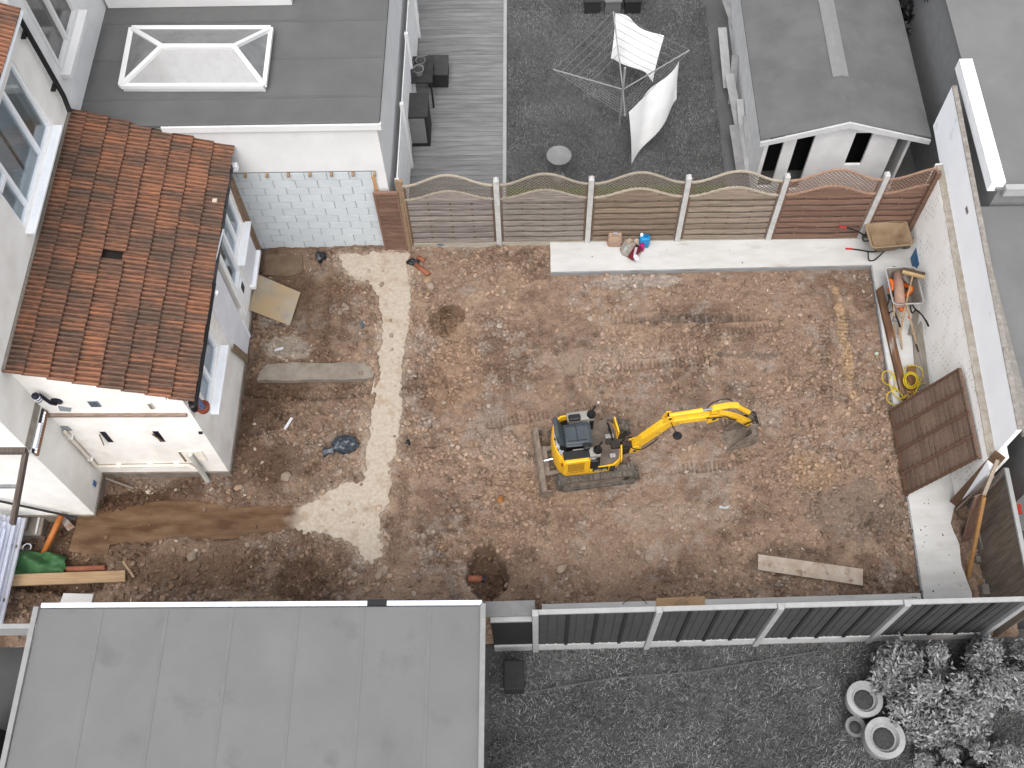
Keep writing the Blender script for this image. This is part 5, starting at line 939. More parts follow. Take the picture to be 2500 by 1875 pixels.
# floor, front plates
MB().prism([(x,y,.617) for x, y in [(-.02,-.465),(.42,-.44),(.545,-.35),(.58,-.2),(.58,.2),(.545,.35),(.42,.455),(-.02,.475)]], (0,0,.014)).build('floor', MATF, ex)
for y in np.linspace(-.28,.3,5): MB().box((.08,y-.006,.631), (.5,y+.006,.637)).build('floor_rib', MATF, ex)
MB().prism([(.60,.10,.60),(.57,.42,.60),(.57,.42,.80),(.60,.10,.80)], (.03,0,0)).build('front_plate', YEL, ex, bevel=.01); MB().prism([(.61,-.13,.60),(.56,-.42,.60),(.56,-.42,.74),(.61,-.13,.74)], (.03,0,0)).build('front_plate', YEL, ex, bevel=.01)
# seat
XF[0] = lambda x, y, z: (x-.17, y+.02, z+.24 if z > .7 else z+.1)
seat = MB().loft([[(-.42,-.22,z),(.06,-.24,z),(.10,-.16,z),(.10,.16,z),(.06,.24,z),(-.42,.22,z)] for z in (.90,.93)]+[[(-.40,-.19,1.01),(.02,-.2,1.0),(.05,-.13,1.0),(.05,.13,1.0),(.02,.2,1.0),(-.40,.19,1.01)]]).build('seat', VIN, ex, bevel=.03, smooth=50, seg=3)
MB().loft([[(-.42,-.22,.98),(-.42,.22,.98),(-.50,.22,.98),(-.50,-.22,.98)],[(-.47,-.235,1.18),(-.47,.235,1.18),(-.57,.235,1.18),(-.57,-.235,1.18)],[(-.53,-.19,1.40),(-.53,.19,1.40),(-.60,.19,1.40),(-.60,-.19,1.40)]]).build('seat_back', VIN, ex, bevel=.04, smooth=50, seg=3)
MB().box((-.40,-.2,.63), (.0,.2,.9)).build('seat_base', black, ex)
for s_ in (-1,1): MB().box((-.36,s_*.15-.004,1.012), (.0,s_*.15+.004,1.018)).build('seam', black, seat)
MB().box((-.18,-.18,1.010), (-.172,.18,1.016)).build('seam', black, seat)
for s_ in (-1,1):
    c_ = MB().box((-.30,s_*.37-.09,.84), (.20,s_*.37+.09,.95)).box((-.28,s_*.37-.1,.62), (.12,s_*.37+.085,.84)).build('console', GRYP if s_ < 0 else GRYP, ex, bevel=.02)
    MB().box((-.29,s_*.37-.093,.63), (.19,s_*.37+.093,.835)).build('console_skirt', black, c_)
    MB().box((-.10 if s_ < 0 else -.28,s_*.30-.05,.97), (.02 if s_ < 0 else -.06,s_*.30+.07,1.05)).build('arm_rest', black, c_, bevel=.025)
    MB().lathe((.15,s_*.36,.94), [(.085,0),(.08,.05),(.045,.11),(.02,.15)], 14).build('lever_boot', black, c_, smooth=True); MB().tube([(.15,s_*.36,1.07),(.19,s_*.36,1.2),(.21,s_*.36,1.27)], [.012,.014,.022], 8).build('joystick', black, c_)
MB().box((-.2,-.44,.951), (-.02,-.33,.957)).build('label_plate', upvc, ex)
# pedals and travel levers
XF[0] = lambda x, y, z: (x-.13, y, z+.10)
for k, y in enumerate((.10,-.02)):
    MB().box((.34,y-.05,.66), (.50,y+.04,.70)).build('pedal', DKM if k else GRYP, ex, bevel=.01); MB().tube([(.47,y,.64),(.44,y+.02,.86),(.38,y+.10,1.05)], [.016,.014,.02], 8).build('travel_lever', black, ex)
MB().box((.36,-.34,.632), (.47,-.26,.70)).build('foot_pedal', GRYP, ex, bevel=.01); MB().box((.42,-.16,.632), (.58,.0,.72)).build('pedal_block', DKM, ex)
# boom, arm, bucket
by = .065
XF[0] = lambda x, y, z: (x-.03*max(0, (2.4-x)/1.9), y+float(np.interp(x, [.5,2.1,2.9], [-.08,-.06,0])), z+float(np.interp(x, [.5,1.31,2.12,2.6,2.9], [-.12,-.20,-.22,-.12,0])))
sp = MB().loft([[(.56,-.09+by,.40),(.56,.09+by,.40),(.56,.09+by,.70),(.56,-.09+by,.70)],[(.76,-.07+by,.46),(.76,.07+by,.46),(.76,.07+by,.68),(.76,-.07+by,.68)]]).build('swing_post', DKM, ex, bevel=.02)
def plate(outline, w_, y=by): return MB().prism([(x, y-w_/2, z) for x, z in outline], (0, w_, 0))
boom = plate([(.72,.53),(.82,.52),(1.08,.92),(1.38,1.40),(1.60,1.48),(2.10,1.48),(2.17,1.53),(2.15,1.60),(2.05,1.63),(1.55,1.64),(1.32,1.60),(1.20,1.50),(.88,.98),(.72,.64)], .13).build('boom', YEL2, ex, bevel=.015)
for s_ in (-1,1):
    plate([(.68,.50),(.84,.48),(.92,.62),(.84,.78),(.70,.70)], .02, by+s_*.09).build('boom_cheek', YEL2, boom, bevel=.005); plate([(1.22,1.58),(1.40,1.62),(1.37,1.80),(1.28,1.80)], .018, by+s_*.055).build('ram_lug', YEL2, boom); plate([(2.02,1.42),(2.24,1.46),(2.22,1.66),(2.05,1.70)], .018, by+s_*.087).build('boom_fork', YEL2, boom)
MB().tube([(1.33,by-.075,1.75),(1.33,by+.075,1.75)], .03, 10).build('pin', DKM, boom); MB().tube([(.78,by-.11,.58),(.78,by+.11,.58)], .035, 10).build('pin', DKM, boom); MB().tube([(2.14,by-.10,1.55),(2.14,by+.10,1.55)], .04, 10).build('pin', DKM, boom)
ram = MB().tube([(1.33,by,1.755),(1.92,by,1.80)], .045, 12).build('arm_ram', YEL2, ex, smooth=True); MB().tube([(1.92,by,1.80),(2.13,by,1.815)], .024, 10).build('ram_rod', CHR, ram)
MB().tube([(.72,by,.44),(1.08,by,.92)], .042, 12).build('boom_ram', YEL2, ex, smooth=True)
arm = plate([(2.08,1.50),(2.14,1.44),(2.26,1.44),(2.54,1.20),(2.88,.62),(2.95,.56),(3.0,.62),(2.97,.72),(2.65,1.19),(2.44,1.43),(2.26,1.58),(2.13,1.82),(2.08,1.80)], .10).build('arm', YEL2, ex, bevel=.012)
plate([(2.07,1.81),(2.12,1.86),(2.40,1.79),(2.60,1.66),(2.57,1.63),(2.38,1.75),(2.14,1.80)], .11).build('arm_bracket', YEL2, arm, bevel=.01)
br = MB().tube([(2.54,by,1.66),(2.84,by,1.16)], .042, 12).build('bucket_ram', YEL2, ex, smooth=True); MB().tube([(2.84,by,1.16),(2.98,by,.95)], .024, 10).build('ram_rod', CHR, br)
for s_ in (-1,1): MB().beam((2.80,by+s_*.085,.84), (3.0,by+s_*.085,.95), .014, .05).beam((3.0,by+s_*.06,.95), (3.10,by+s_*.06,.62), .014, .05).build('bucket_link', DKM, ex)
bo = [(2.62,.03),(2.78,.0),(2.98,.03),(3.12,.16),(3.16,.36),(3.10,.56),(3.0,.66),(2.90,.64),(2.86,.50),(2.72,.22)]
bk = MB(); bwid = .20
outer = [(2.54,.12),(2.72,.03),(2.90,.0),(3.04,.06),(3.12,.20),(3.13,.38),(3.07,.54),(2.96,.62)]
inner = [(2.56,.145),(2.73,.06),(2.89,.032),(3.01,.085),(3.085,.21),(3.095,.37),(3.04,.52),(2.95,.585)]
nO = len(outer); vs = [(x,by+s_*bwid,z) for s_ in (-1,1) for P in (outer, inner) for x, z in P]; fs = []
for i in range(nO-1): fs += [(i,i+1,2*nO+i+1,2*nO+i), (nO+i,nO+i+1,3*nO+i+1,3*nO+i), (i,i+1,nO+i+1,nO+i), (2*nO+i,2*nO+i+1,3*nO+i+1,3*nO+i)]
bucket = bk.add(vs, fs).build('bucket', STL, ex)
for s_ in (-1,1): MB().prism([(x,by+s_*(bwid+.002),z) for x, z in outer], (0,s_*.014,0)).build('bucket_cheek', STL, bucket)
for k in range(3): y = by-.14+.14*k; MB().loft([[(2.60,y-.022,.13),(2.60,y+.022,.13),(2.58,y+.022,.08),(2.58,y-.022,.08)],[(2.46,y-.012,.145),(2.46,y+.012,.145),(2.46,y+.012,.13),(2.46,y-.012,.13)]]).build('bucket_tooth', STL, bucket)
for s_ in (-1,1): plate([(2.86,.55),(2.94,.52),(3.10,.60),(3.08,.72),(2.92,.74)], .016, by+s_*.075).build('bucket_ear', STL, bucket)
lampo = MB().lathe((1.50,by-.17,1.22), [(.0,-.03),(.075,-.03),(.085,.0),(.06,.03)], 16).build('work_lamp', black, ex); MB().tube(smoothpath([(1.36,by-.08,1.62),(1.42,by-.13,1.45),(1.50,by-.16,1.26)], 4), .008, 6).build('lamp_cable', black, lampo)
for k, pts in enumerate([[(2.0,by+.03,1.72),(2.08,by+.05,1.95),(2.30,by+.05,1.98),(2.44,by+.03,1.86)],[(2.0,by-.08,1.62),(2.14,by-.12,1.66),(2.36,by-.1,1.52),(2.46,by-.09,1.36),(2.6,by-.08,1.2)],[(.5,by-.04,.62),(.66,by-.08,.74),(.84,by-.12,.66),(1.0,by-.1,.72),(1.18,by-.1,1.02)],[(.5,by+.04,.62),(.66,by+.1,.76),(.84,by+.11,.7),(1.02,by+.09,.86)]]):
    MB().tube(smoothpath(pts, 6), .011, 6).build('hydraulic_hose', black, ex, smooth=True)
XF[0] = None
def world_of(x, y, z): a = math.radians(7.2); return Vector((1.13+x*math.cos(a)-y*math.sin(a), 8.27+x*math.sin(a)+y*math.cos(a), z))
# rags behind the seat
def rag(c_, r_, m_, lab, nm='rag', seed=1, flat=.6, cat='rag', grp=None):
    k = random.Random(seed); b = bmesh.new(); bmesh.ops.create_icosphere(b, subdivisions=3, radius=1); ph = [k.uniform(0,6) for _ in range(6)]; vs = []
    for v in b.verts:
        d = 1+.18*math.sin(5*v.co.x+ph[0]+3*v.co.z)+.15*math.sin(7*v.co.y+ph[1])+.1*math.sin(11*v.co.x+9*v.co.y+ph[2])+.06*math.sin(23*v.co.x+ph[3])
        vs.append((c_.x+v.co.x*d*r_[0], c_.y+v.co.y*d*r_[1], c_.z+max(v.co.z*d, -.6)*r_[2]))
    mb = MB().add(vs, [tuple(v.index for v in f.verts) for f in b.faces]); b.free(); return tag(mb.build(nm, m_, smooth=60), lab, cat, grp)
ragw = mat('white_rag', V(226,228,236), V(190,194,206), scale=14)
rag(world_of(-.70,.18,1.0), (.07,.10,.07), ragw, 'white rag nearest the far side behind the digger seat', seed=1); rag(world_of(-.71,-.02,1.0), (.06,.10,.07), ragw, 'white rag in the middle behind the digger seat', seed=2); rag(world_of(-.67,-.24,.98), (.07,.10,.06), ragw, 'white rag nearest the side door behind the digger seat', seed=3)
rag(world_of(-.56,-.33,1.04), (.09,.07,.07), mat('grey_rag', S(120,128,140), S(90,98,110), scale=14), 'grey crumpled cloth beside the digger seat', seed=4)

# ================================================================ LOOSE THINGS ON THE PLOT
def lay_tube(nm, lab, cat, pts, r_, m_, n=12, hollow=True, grp=None):
    o = MB().tube(pts, r_, n, cap=not hollow).build(nm, m_, smooth=True)
    if hollow: md = o.modifiers.new('wall', 'SOLIDIFY'); md.thickness = .006
    return tag(o, lab, cat, grp)
ORP = mat('orange_pipe', S(206,126,60), S(190,112,52), scale=5, rough=.5); CLAY = mat('clay_pipe', S(184,116,88), S(160,98,74), scale=7, c3=S(196,160,140), c3scale=6)
def seat_on(p_, dz=0): return Vector((p_.x, p_.y, SOILZ(p_.x, p_.y)+dz))
lay_tube('drain_pipe', 'steep orange plastic drain pipe rising beside the house corner', 'pipe', [at(150,1258,.22), at(104,1356,-.12)], .055, ORP)
lay_tube('drain_pipe', 'orange clay pipe lying along the green tarpaulin', 'pipe', [at(150,1391,-.06), at(258,1386,.0)], .055, CLAY)
pp_ = lay_tube('pit_pipe', 'short orange pipe stub with dark end in the dug pit', 'pipe', [at(1143,1413,-.02), at(1176,1413,-.06)], .06, CLAY); MB().tube([at(1176,1413,-.06), at(1184,1414,-.07)], .065, 12).build('end_cap', navy, pp_)
lay_tube('clay_pipe', 'long clay pipe wrapped in dark plastic below the timber post', 'pipe', [at(1015,645,.06), at(1048,672,.05)], .055, CLAY); lay_tube('clay_pipe_stub', 'short clay pipe stub beside the wrapped clay pipe', 'pipe', [at(1019,628,.04), at(1037,637,.04)], .05, CLAY)
BAGM = mat('bin_bag', S(78,88,100), S(52,60,70), scale=9, rough=.32, spec=.55, bump=.6, bscale=26); BLB = mat('black_bag', S(42,46,56), S(28,32,40), scale=9, rough=.35, spec=.5, bump=.6, bscale=30)
rag(at(1008,640,.06), (.13,.08,.06), BLB, 'dark plastic wrapped round the end of the clay pipe', 'plastic_wrap', 8, cat='plastic')
rag(at(783,627,.08), (.10,.11,.13), BLB, 'small black bag at the foot of the block wall', 'black_bag', 9, cat='bag')
bagc = at(842,1085,.12); bag = thing('rubbish_bag', 'large dark grey-blue rubbish bag lying on the soil', 'rubbish bag', (bagc.x,bagc.y,0))
def bagmesh(c_, rx, ry, rz, seed, sub=4):
    k = random.Random(seed); b = bmesh.new(); bmesh.ops.create_icosphere(b, subdivisions=sub, radius=1); dirs = [(Vector((k.gauss(0,1),k.gauss(0,1),k.gauss(0,.6))).normalized(), k.uniform(4,11), k.uniform(0,6)) for _ in range(12)]; vs = []
    for v in b.verts:
        d = 1
        for u, f_, p_ in dirs: d += .028*(1-abs(math.sin(f_*v.co.dot(u)+p_)))*2-.03
        x, y, z = v.co.x*d*rx, v.co.y*d*ry, max(v.co.z*d, -.75)*rz; vs.append((c_.x+x, c_.y+y, c_.z+z))
    m_ = MB().add(vs, [tuple(v.index for v in f.verts) for f in b.faces]); b.free(); return m_
bagmesh(Vector((bagc.x,bagc.y,.12)), .28, .20, .19, 3).build('sack', BAGM, bag, smooth=50)
MB().loft([[(bagc.x-.20+.02*math.cos(a)*0-dx, bagc.y-.10+r_*math.cos(a)-dx*.35, .12+r_*.8*math.sin(a)+.01*math.sin(5*a)) for a in np.linspace(0, 2*math.pi, 14)[:-1]] for dx, r_ in ((0,.10),(.07,.06),(.12,.07),(.2,.10))], cap=False).build('neck', BAGM, bag, smooth=50)
rag(at(995,1082,.05), (.05,.08,.06), BLB, 'small black plastic scrap right of the concrete footing', 'plastic_scrap', 12, cat='plastic')
strip = mat('white_strip', S(240,240,246), rough=.4)
for nm, lab, a, b in [('plastic_strip','short white plastic strip on the soil above the old foundation stub',(670,855),(693,852)),('plastic_strip','long white plastic strip on the soil below the old foundation stub',(695,1050),(713,1020))]:
    tag(MB().beam(seat_on(at(*a), .03), seat_on(at(*b), .04), .055, .015).build(nm, strip), lab, 'strip')
tag(MB().beam(seat_on(at(885,786), .03), seat_on(at(886,803), .03), .06, .03).build('blue_offcut', mat('slate_blue', S(104,118,134), S(90,100,114))), 'slate blue offcut on the soil beside the footing', 'offcut')
tag(MB().sheet(5, 3, lambda u, v: seat_on(at(1755+28*u, 1243-6*v+3*math.sin(4*u)), .03+.015*math.sin(6*u))).build('foil_scrap', mat('pale_scrap', S(214,216,220), rough=.35)), 'pale torn scrap on the soil beyond the bucket', 'scrap')
tag(MB().sheet(4, 3, lambda u, v: seat_on(at(1458+6*u, 986-6*v+2*u), .03+.02*u)).build('paper_scrap', mat('paper_white', S(240,238,238))), 'tiny white paper scrap on the soil above the digger', 'scrap')
tag(MB().lathe(seat_on(at(2138,867), .0), [(.0,0),(.03,.01),(.045,.045),(.03,.08),(.0,.09)], 14).build('green_ball', mat('pale_green', S(206,220,196)), smooth=True), 'pale green ball on the soil beside the slab edge', 'ball')
tag(MB().beam(at(258,1168,.1), at(326,1193,.02), .03, .03).build('grey_stick', mat('stick', S(150,140,130))), 'thin grey stick lying against the foot of the house wall', 'stick')
tag(MB().beam(at(300,1370,.03), at(327,1410,.03), .04, .02).build('tan_stick', mat('stick_tan', S(184,154,124))), 'thin tan stick near the end of the scaffold board', 'stick')
# boards
def board(nm, lab, pts, z, th, m_, cat='board', dz=None):
    P = [at(x, y, (z if dz is None else z+dz[i])) for i, (x, y) in enumerate(pts)]; return tag(MB().prism(P, (0,0,th)).build(nm, m_, bevel=.004), lab, cat)
PALE = mat('dusty_board', S(220,206,190), S(196,176,156), scale=5, stretch=(1,1,1), c3=S(158,130,106), c3at=(.56,.7), c3scale=7)
board('dusty_board', 'dusty whitish board lying on the soil near the lower corner', [(1850,1392),(1850,1354),(2106,1390),(2106,1431)], .06, .03, PALE)
board('scaffold_board', 'long tan scaffold board spanning the dug hole by the house', [(30,1432),(30,1404),(307,1394),(307,1421)], .05, .045, mat('scaffold_wood', S(206,174,136), S(180,148,112), scale=5, stretch=(.4,4,4), c3=S(150,124,98), c3scale=3))
plym = mat('ply_grey', S(190,180,164), S(172,160,144), scale=4, c3=S(198,172,136), c3at=(.44,.62), c3scale=1.4, stretch=(1,1,1))
z5 = lambda x, y: (540+x/ZS, 340+y/ZS)
board('plywood_sheet', 'plywood sheet with grey mortar stains leaning at the door', [z5(230,1440), z5(580,1575), z5(670,1295), z5(315,1145)], .05, .018, plym, dz=[.12,.03,.03,.12])
dkw = mat('old_plank', S(140,104,78), S(104,74,54), scale=6, stretch=(4,.4,4), c3=S(184,176,166), c3at=(.55,.68), c3scale=4)
board('brown_plank', 'long rough brown timber lying on the slab beside the tool barrow', [(2060+280/3.606,540+620/3.606),(2060+335/3.606,540+580/3.606),(2060+565/3.606,540+1570/3.606),(2060+505/3.606,540+1590/3.606)], .125, .09, dkw)
grw = mat('grey_plank', S(170,162,150), S(142,132,120), scale=6, stretch=(4,.4,4))
board('grey_plank', 'grey board lying along the foot of the white wall', [(2060+600/3.606,540+1000/3.606),(2060+680/3.606,540+880/3.606),(2060+760/3.606,540+1480/3.606),(2060+640/3.606,540+1500/3.606)], .125, .03, grw)
board('short_grey_plank', 'short grey board under the handles of the tool barrow', [(2060+565/3.606,540+1000/3.606),(2060+620/3.606,540+790/3.606),(2060+665/3.606,540+790/3.606),(2060+635/3.606,540+1010/3.606)], .16, .025, grw)
board('brown_offcut', 'brown board end lying inside the coil of yellow cable', [(2060+555/3.606,540+1275/3.606),(2060+630/3.606,540+1275/3.606),(2060+640/3.606,540+1560/3.606),(2060+560/3.606,540+1560/3.606)], .16, .03, mat('cork_brown', S(158,116,80), S(128,90,60), scale=6, stretch=(4,.5,4)))
# tarp and clutter in the hole by the house
tag(MB().sheet(26, 14, lambda u, v: at(18+142*u, 1404-60*v*(1-.35*abs(u-.35)), .0)+Vector((0,0,.10*math.sin(3.1*u)*math.sin(3.1*v)+.05*math.sin(13*u+4*v)+.05*math.sin(9*v+7*u)+.025*math.sin(27*u-11*v)))).build('green_tarp', mat('tarp_green', S(72,122,72), S(54,98,58), scale=5, rough=.7), smooth=True), 'crumpled green tarpaulin beside the scaffold board', 'tarpaulin')
t = thing('manhole_frame', 'old grey concrete inspection chamber at the foot of the house', 'chamber', tuple(at(70,1285,-.2)))
c_ = at(70,1282,-.05); MB().box((c_.x-.28,c_.y-.2,-.4), (c_.x+.26,c_.y+.2,-.06)).build('block', oldconc, t, bevel=.02); MB().box((c_.x-.12,c_.y-.1,-.058), (c_.x+.0,c_.y+.16,.02)).build('lid_brick', mat('brick_grey', S(150,140,128), S(130,120,108)), t); MB().box((c_.x+.16,c_.y-.18,-.058), (c_.x+.2,c_.y+.18,-.02)).build('rim', conc, t)
lay_tube('pipe_collar', 'ribbed grey pipe collar with white ring above the tarpaulin', 'pipe', [at(66,1336,-.1), at(70,1352,-.16)], .075, mat('collar_grey', S(120,110,104), S(90,82,78)), hollow=False)
tag(MB().tube([at(66,1336,-.09)+Vector((.076*math.cos(a),.076*math.sin(a)*.9,0)) for a in np.linspace(0,2*math.pi,17)[:-1]], .012, 6, closed=True).build('white_ring', upvc, smooth=True), 'white ring on the grey pipe collar', 'ring')
tag(MB().prism([at(150,1275,-.05), at(168,1298,-.05), at(184,1288,-.05), at(160,1262,-.05)], (0,0,.04)).build('brown_channel', mat('brown_upvc', S(150,100,70), S(190,186,180), scale=6)), 'brown and white channel offcut lying in the hole by the house', 'offcut')
lay_tube('black_conduit', 'thin black conduit running down the house wall into the hole', 'pipe', [(-9.7,7.17,.95),(-8.95,7.17,.35),(-8.55,7.15,.12)], .022, black, hollow=False)
tag(MB().box(tuple(at(233,1190,.25)), tuple(at(233,1190,.25)+Vector((.01,.1,.14)))).build('blue_mark', mat('blue_mark', S(96,150,206))), 'blue paint mark on the house corner', 'mark')
# bags and can by the fence
zb = lambda x, y, z: at(1460+x/13.825, 550+y/13.825, z)
sk = thing('sand_bag', 'upright tan and orange paper sack by the trellis fence', 'sack', tuple(zb(560,700,.12)))
c_ = zb(560,740,.12); rg = lambda k, z, dy=0: [Vector((c_.x+k*.155*math.copysign(abs(math.cos(a))**.6, math.cos(a)), c_.y+.10+dy+k*.11*math.copysign(abs(math.sin(a))**.6, math.sin(a)), z+.012*math.sin(3*a))) for a in np.linspace(0, 2*math.pi, 25)[:-1]]
MB().loft([rg(.96,.122), rg(1.02,.18), rg(1.0,.30), rg(.94,.40), rg(.8,.45,.01), rg(.5,.44,.02)]).build('sack', mat('kraft', S(206,178,156), S(190,160,138), scale=5, c3=S(226,122,80), c3at=(.56,.6), c3scale=3.2), sk, smooth=50)
MB().box((c_.x-.05,c_.y+.09,.455), (c_.x+.05,c_.y+.16,.462)).build('label_patch', mat('label_grey', S(196,190,196)), sk)
cb = thing('cement_bag', 'half-empty plaster bag with maroon print lying on the slab', 'bag', tuple(zb(1150,800,.12)))
K = [zb(860,560,.12), zb(740,840,.12), zb(800,1000,.12), zb(1240,1240,.12), zb(1330,1180,.12), zb(1530,800,.12), zb(1400,640,.12), zb(1240,560,.12), zb(1040,420,.12)]; cm = sum(K, Vector())/len(K)
MB().loft([K, [cm+(p_-cm)*1.0+Vector((0,0,.06)) for p_ in K], [cm+(p_-cm)*.9+Vector((0,0,.095)) for p_ in K], [cm+(p_-cm)*.45+Vector((0,0,.10)) for p_ in K]]).build('sack', mat('bag_dust', S(196,184,172), S(168,152,138), scale=6, c3=S(214,206,198), c3scale=4), cb, bevel=.012, smooth=45)
MB().prism([zb(1000,1060,.238), zb(1170,1200,.238), zb(1510,800,.238), zb(1290,640,.238)], (0,0,.014)).build('printed_panel', mat('maroon', S(128,38,48), S(104,26,40), scale=3), cb)
e_ = zb(1290,1095,.254); MB().add([e_+Vector((.075*math.cos(a)*.6-.04*math.sin(a), .085*math.sin(a)+.03*math.cos(a), .006)) for a in np.linspace(0, 2*math.pi, 21)[:-1]], [tuple(range(20))]).build('white_oval', strip, cb)
MB().sheet(8, 8, lambda u, v: zb(900+220*u-60*v, 620+60*u+280*v, .235)+Vector((0,0,.03*math.sin(6*u)*math.sin(5*v)))).build('clear_wrap', mat('wrap_grey', S(196,196,190), S(160,164,160), scale=12, rough=.3), cb, smooth=True)
MB().sheet(8, 5, lambda u, v: zb(960+420*u, 500-60*math.sin(3*u)+120*v, .27)+Vector((0,0,.04*math.sin(9*u+3*v)))).build('torn_flap', mat('flap', S(214,196,176), S(190,168,148)), cb, smooth=True)
MB().beam(zb(1310,690,.258), zb(1235,970,.258), .05, .012).build('printed_word', mat('pink_print', S(220,196,206)), cb)
jc = thing('jerrycan', 'bright blue plastic jerrycan with white cap by the trellis fence', 'jerrycan', tuple(zb(1560,700,.12)))
c_ = zb(1560,620,.2); J = lambda k, z: [Vector((c_.x+.11*k*a, c_.y+.085*k*b+.02, z)) for a, b in [(-1,-.6),(-.7,-1),(.7,-1),(1,-.6),(1,.6),(.7,1),(-.7,1),(-1,.6)]]
MB().loft([J(.92,.122), J(1,.15), J(1,.36), J(.9,.41), J(.55,.43)]).build('body', mat('can_blue', S(44,170,232), S(30,150,216), rough=.35), jc, bevel=.008, smooth=45); MB().lathe((c_.x-.07,c_.y+.05,.40), [(.03,0),(.032,.07),(.02,.09)], 12).build('cap', upvc, jc); MB().box((c_.x-.02,c_.y-.01,.425), (c_.x+.06,c_.y+.03,.46)).build('handle', mat('can_blue2', S(24,110,180)), jc, bevel=.01)
cp = zb(1480,650,.25); tag(MB().lathe((cp.x,cp.y-.05,.12), [(.055,0),(.06,.1),(.05,.2),(.03,.22)], 14).build('magenta_tub', mat('magenta', S(196,40,130), S(170,24,110), rough=.35), smooth=True), 'small magenta plastic tub between the cement bag and blue jerrycan', 'tub')
MB().lathe((cp.x-.11,cp.y-.05,.235), [(.035,0),(.035,.03),(.02,.035)], 12).build('black_stopper', black, cb)
tag(MB().beam(at(1380,583,.13), at(1402,586,.13), .03, .012).build('white_offcut', strip), 'thin white offcut at the foot of the trellis fence left of the tan sack', 'offcut')
# wheelbarrows
def barrow(lab, loc, rz, traym, rimm, gripm, roll=0):
    t = thing('wheelbarrow', lab, 'wheelbarrow', loc, rz, 'wheelbarrows on the slab'); 
    def rr(hx0, hx1, hy, z, c_=.07):
        pts = []
        for cx, cy, a0 in ((hx1-c_,hy-c_,0),(hx0+c_,hy-c_,90),(hx0+c_,-hy+c_,180),(hx1-c_,-hy+c_,270)):
            for k in range(4): a = math.radians(a0+30*k); pts.append(Vector((cx+c_*math.cos(a), cy+c_*math.sin(a), z)))
        return pts
    tray = MB().loft([rr(-.26,.22,.2,.26), rr(-.42,.42,.29,.54), rr(-.435,.435,.305,.545), rr(-.435,.435,.305,.56), rr(-.40,.40,.275,.555), rr(-.25,.21,.19,.285)]).build('tray', traym, t, smooth=40)
    MB().tube(rr(-.435,.435,.305,.562), .012, 6, closed=True).build('rim', rimm, tray)
    for s_ in (-1,1):
        MB().tube(smoothpath([(.52,s_*.05,.2),(.2,s_*.16,.25),(-.3,s_*.2,.27),(-.6,s_*.25,.44),(-.84,s_*.27,.55)], 4), .016, 8).build('handle_bar', black, t, smooth=True); MB().tube([(-.82,s_*.27,.545),(-.97,s_*.275,.585)], .021, 8).build('grip', gripm, t)
        MB().tube(smoothpath([(-.05,s_*.19,.26),(-.18,s_*.24,.06),(-.26,s_*.25,.012),(-.34,s_*.25,.06),(-.42,s_*.22,.3)], 4), .014, 8).build('leg', black, t, smooth=True)
    MB().tube([(.5,0+.17*math.cos(a)*0,.19) for a in (0,1)], .01, 6).build('axle', DKM, t)
    MB().tube([(.50+.145*math.cos(a), 0, .185+.145*math.sin(a)) for a in np.linspace(0,2*math.pi,21)[:-1]], .04, 8, closed=True).build('wheel', RUB, t, smooth=True)
    return t
dust = mat('mud_tray', S(180,156,126), S(160,134,106), scale=4, bump=.2, c3=S(142,112,84), c3scale=4)
REDG = mat('red_grip', S(214,60,60), rough=.5)
b1 = barrow('empty mud-caked wheelbarrow with red grips in the corner of the slab', (7.34,12.97,.12), math.radians(5), dust, dust, REDG)
b2 = barrow('wheelbarrow loaded with tools and pipes at the white wall', (7.44,11.72,.12), math.radians(91), mat('tray_grey', S(150,142,132), S(126,116,106), scale=5, bump=.2), mat('rim_pale', S(206,206,208), rough=.4), black)
zw = lambda x, y, z: at(2060+x/3.606, 540+y/3.606, z)
BEND = mat('orange_bend', S(232,112,32), S(220,98,24), rough=.4)
lay_tube('pipe_bend', 'bright orange plastic pipe bend at the soil side of the loaded barrow', 'pipe', smoothpath([zw(385,525,.62), zw(415,530,.64), zw(430,560,.63), zw(425,595,.6), zw(395,615,.57)], 5), .055, BEND)
lay_tube('pipe_bend', 'orange plastic fitting behind the long clay pipe in the loaded barrow', 'pipe', smoothpath([zw(530,560,.55), zw(570,570,.58), zw(590,600,.56), zw(560,640,.5), zw(530,660,.46)], 5), .055, BEND)
lay_tube('pipe_bend', 'orange pipe end under the mouth of the long clay pipe', 'pipe', [zw(495,760,.5), zw(520,790,.48)], .05, BEND)
lay_tube('barrow_pipe', 'long dusty pink clay pipe lying across the loaded barrow', 'pipe', [zw(475,460,.68), zw(495,740,.66)], .10, mat('dusty_clay', S(196,160,142), S(176,140,122), scale=5), 18)
HAN = mat('tool_handle', S(204,172,134), S(182,148,110), scale=6, stretch=(4,.5,4))
brm = thing('push_broom', 'wide push broom with wooden handle resting on the loaded barrow', 'broom', tuple(zw(600,490,.8)))
MB().beam(zw(515,445,.86), zw(710,495,.86), .06, .05).build('head', mat('broom_wood', S(216,186,140), S(196,164,120)), brm); MB().beam(zw(517,435,.82), zw(710,482,.82), .10, .10).build('bristle', mat('bristles', S(104,88,74), S(84,70,60), scale=30), brm); MB().tube([zw(605,485,.84), zw(520,830,.5), zw(490,1030,.3)], .017, 8).build('handle', HAN, brm)
shv = thing('shovel', 'long wooden shovel with its blade in the loaded barrow', 'shovel', tuple(zw(560,560,.7)))
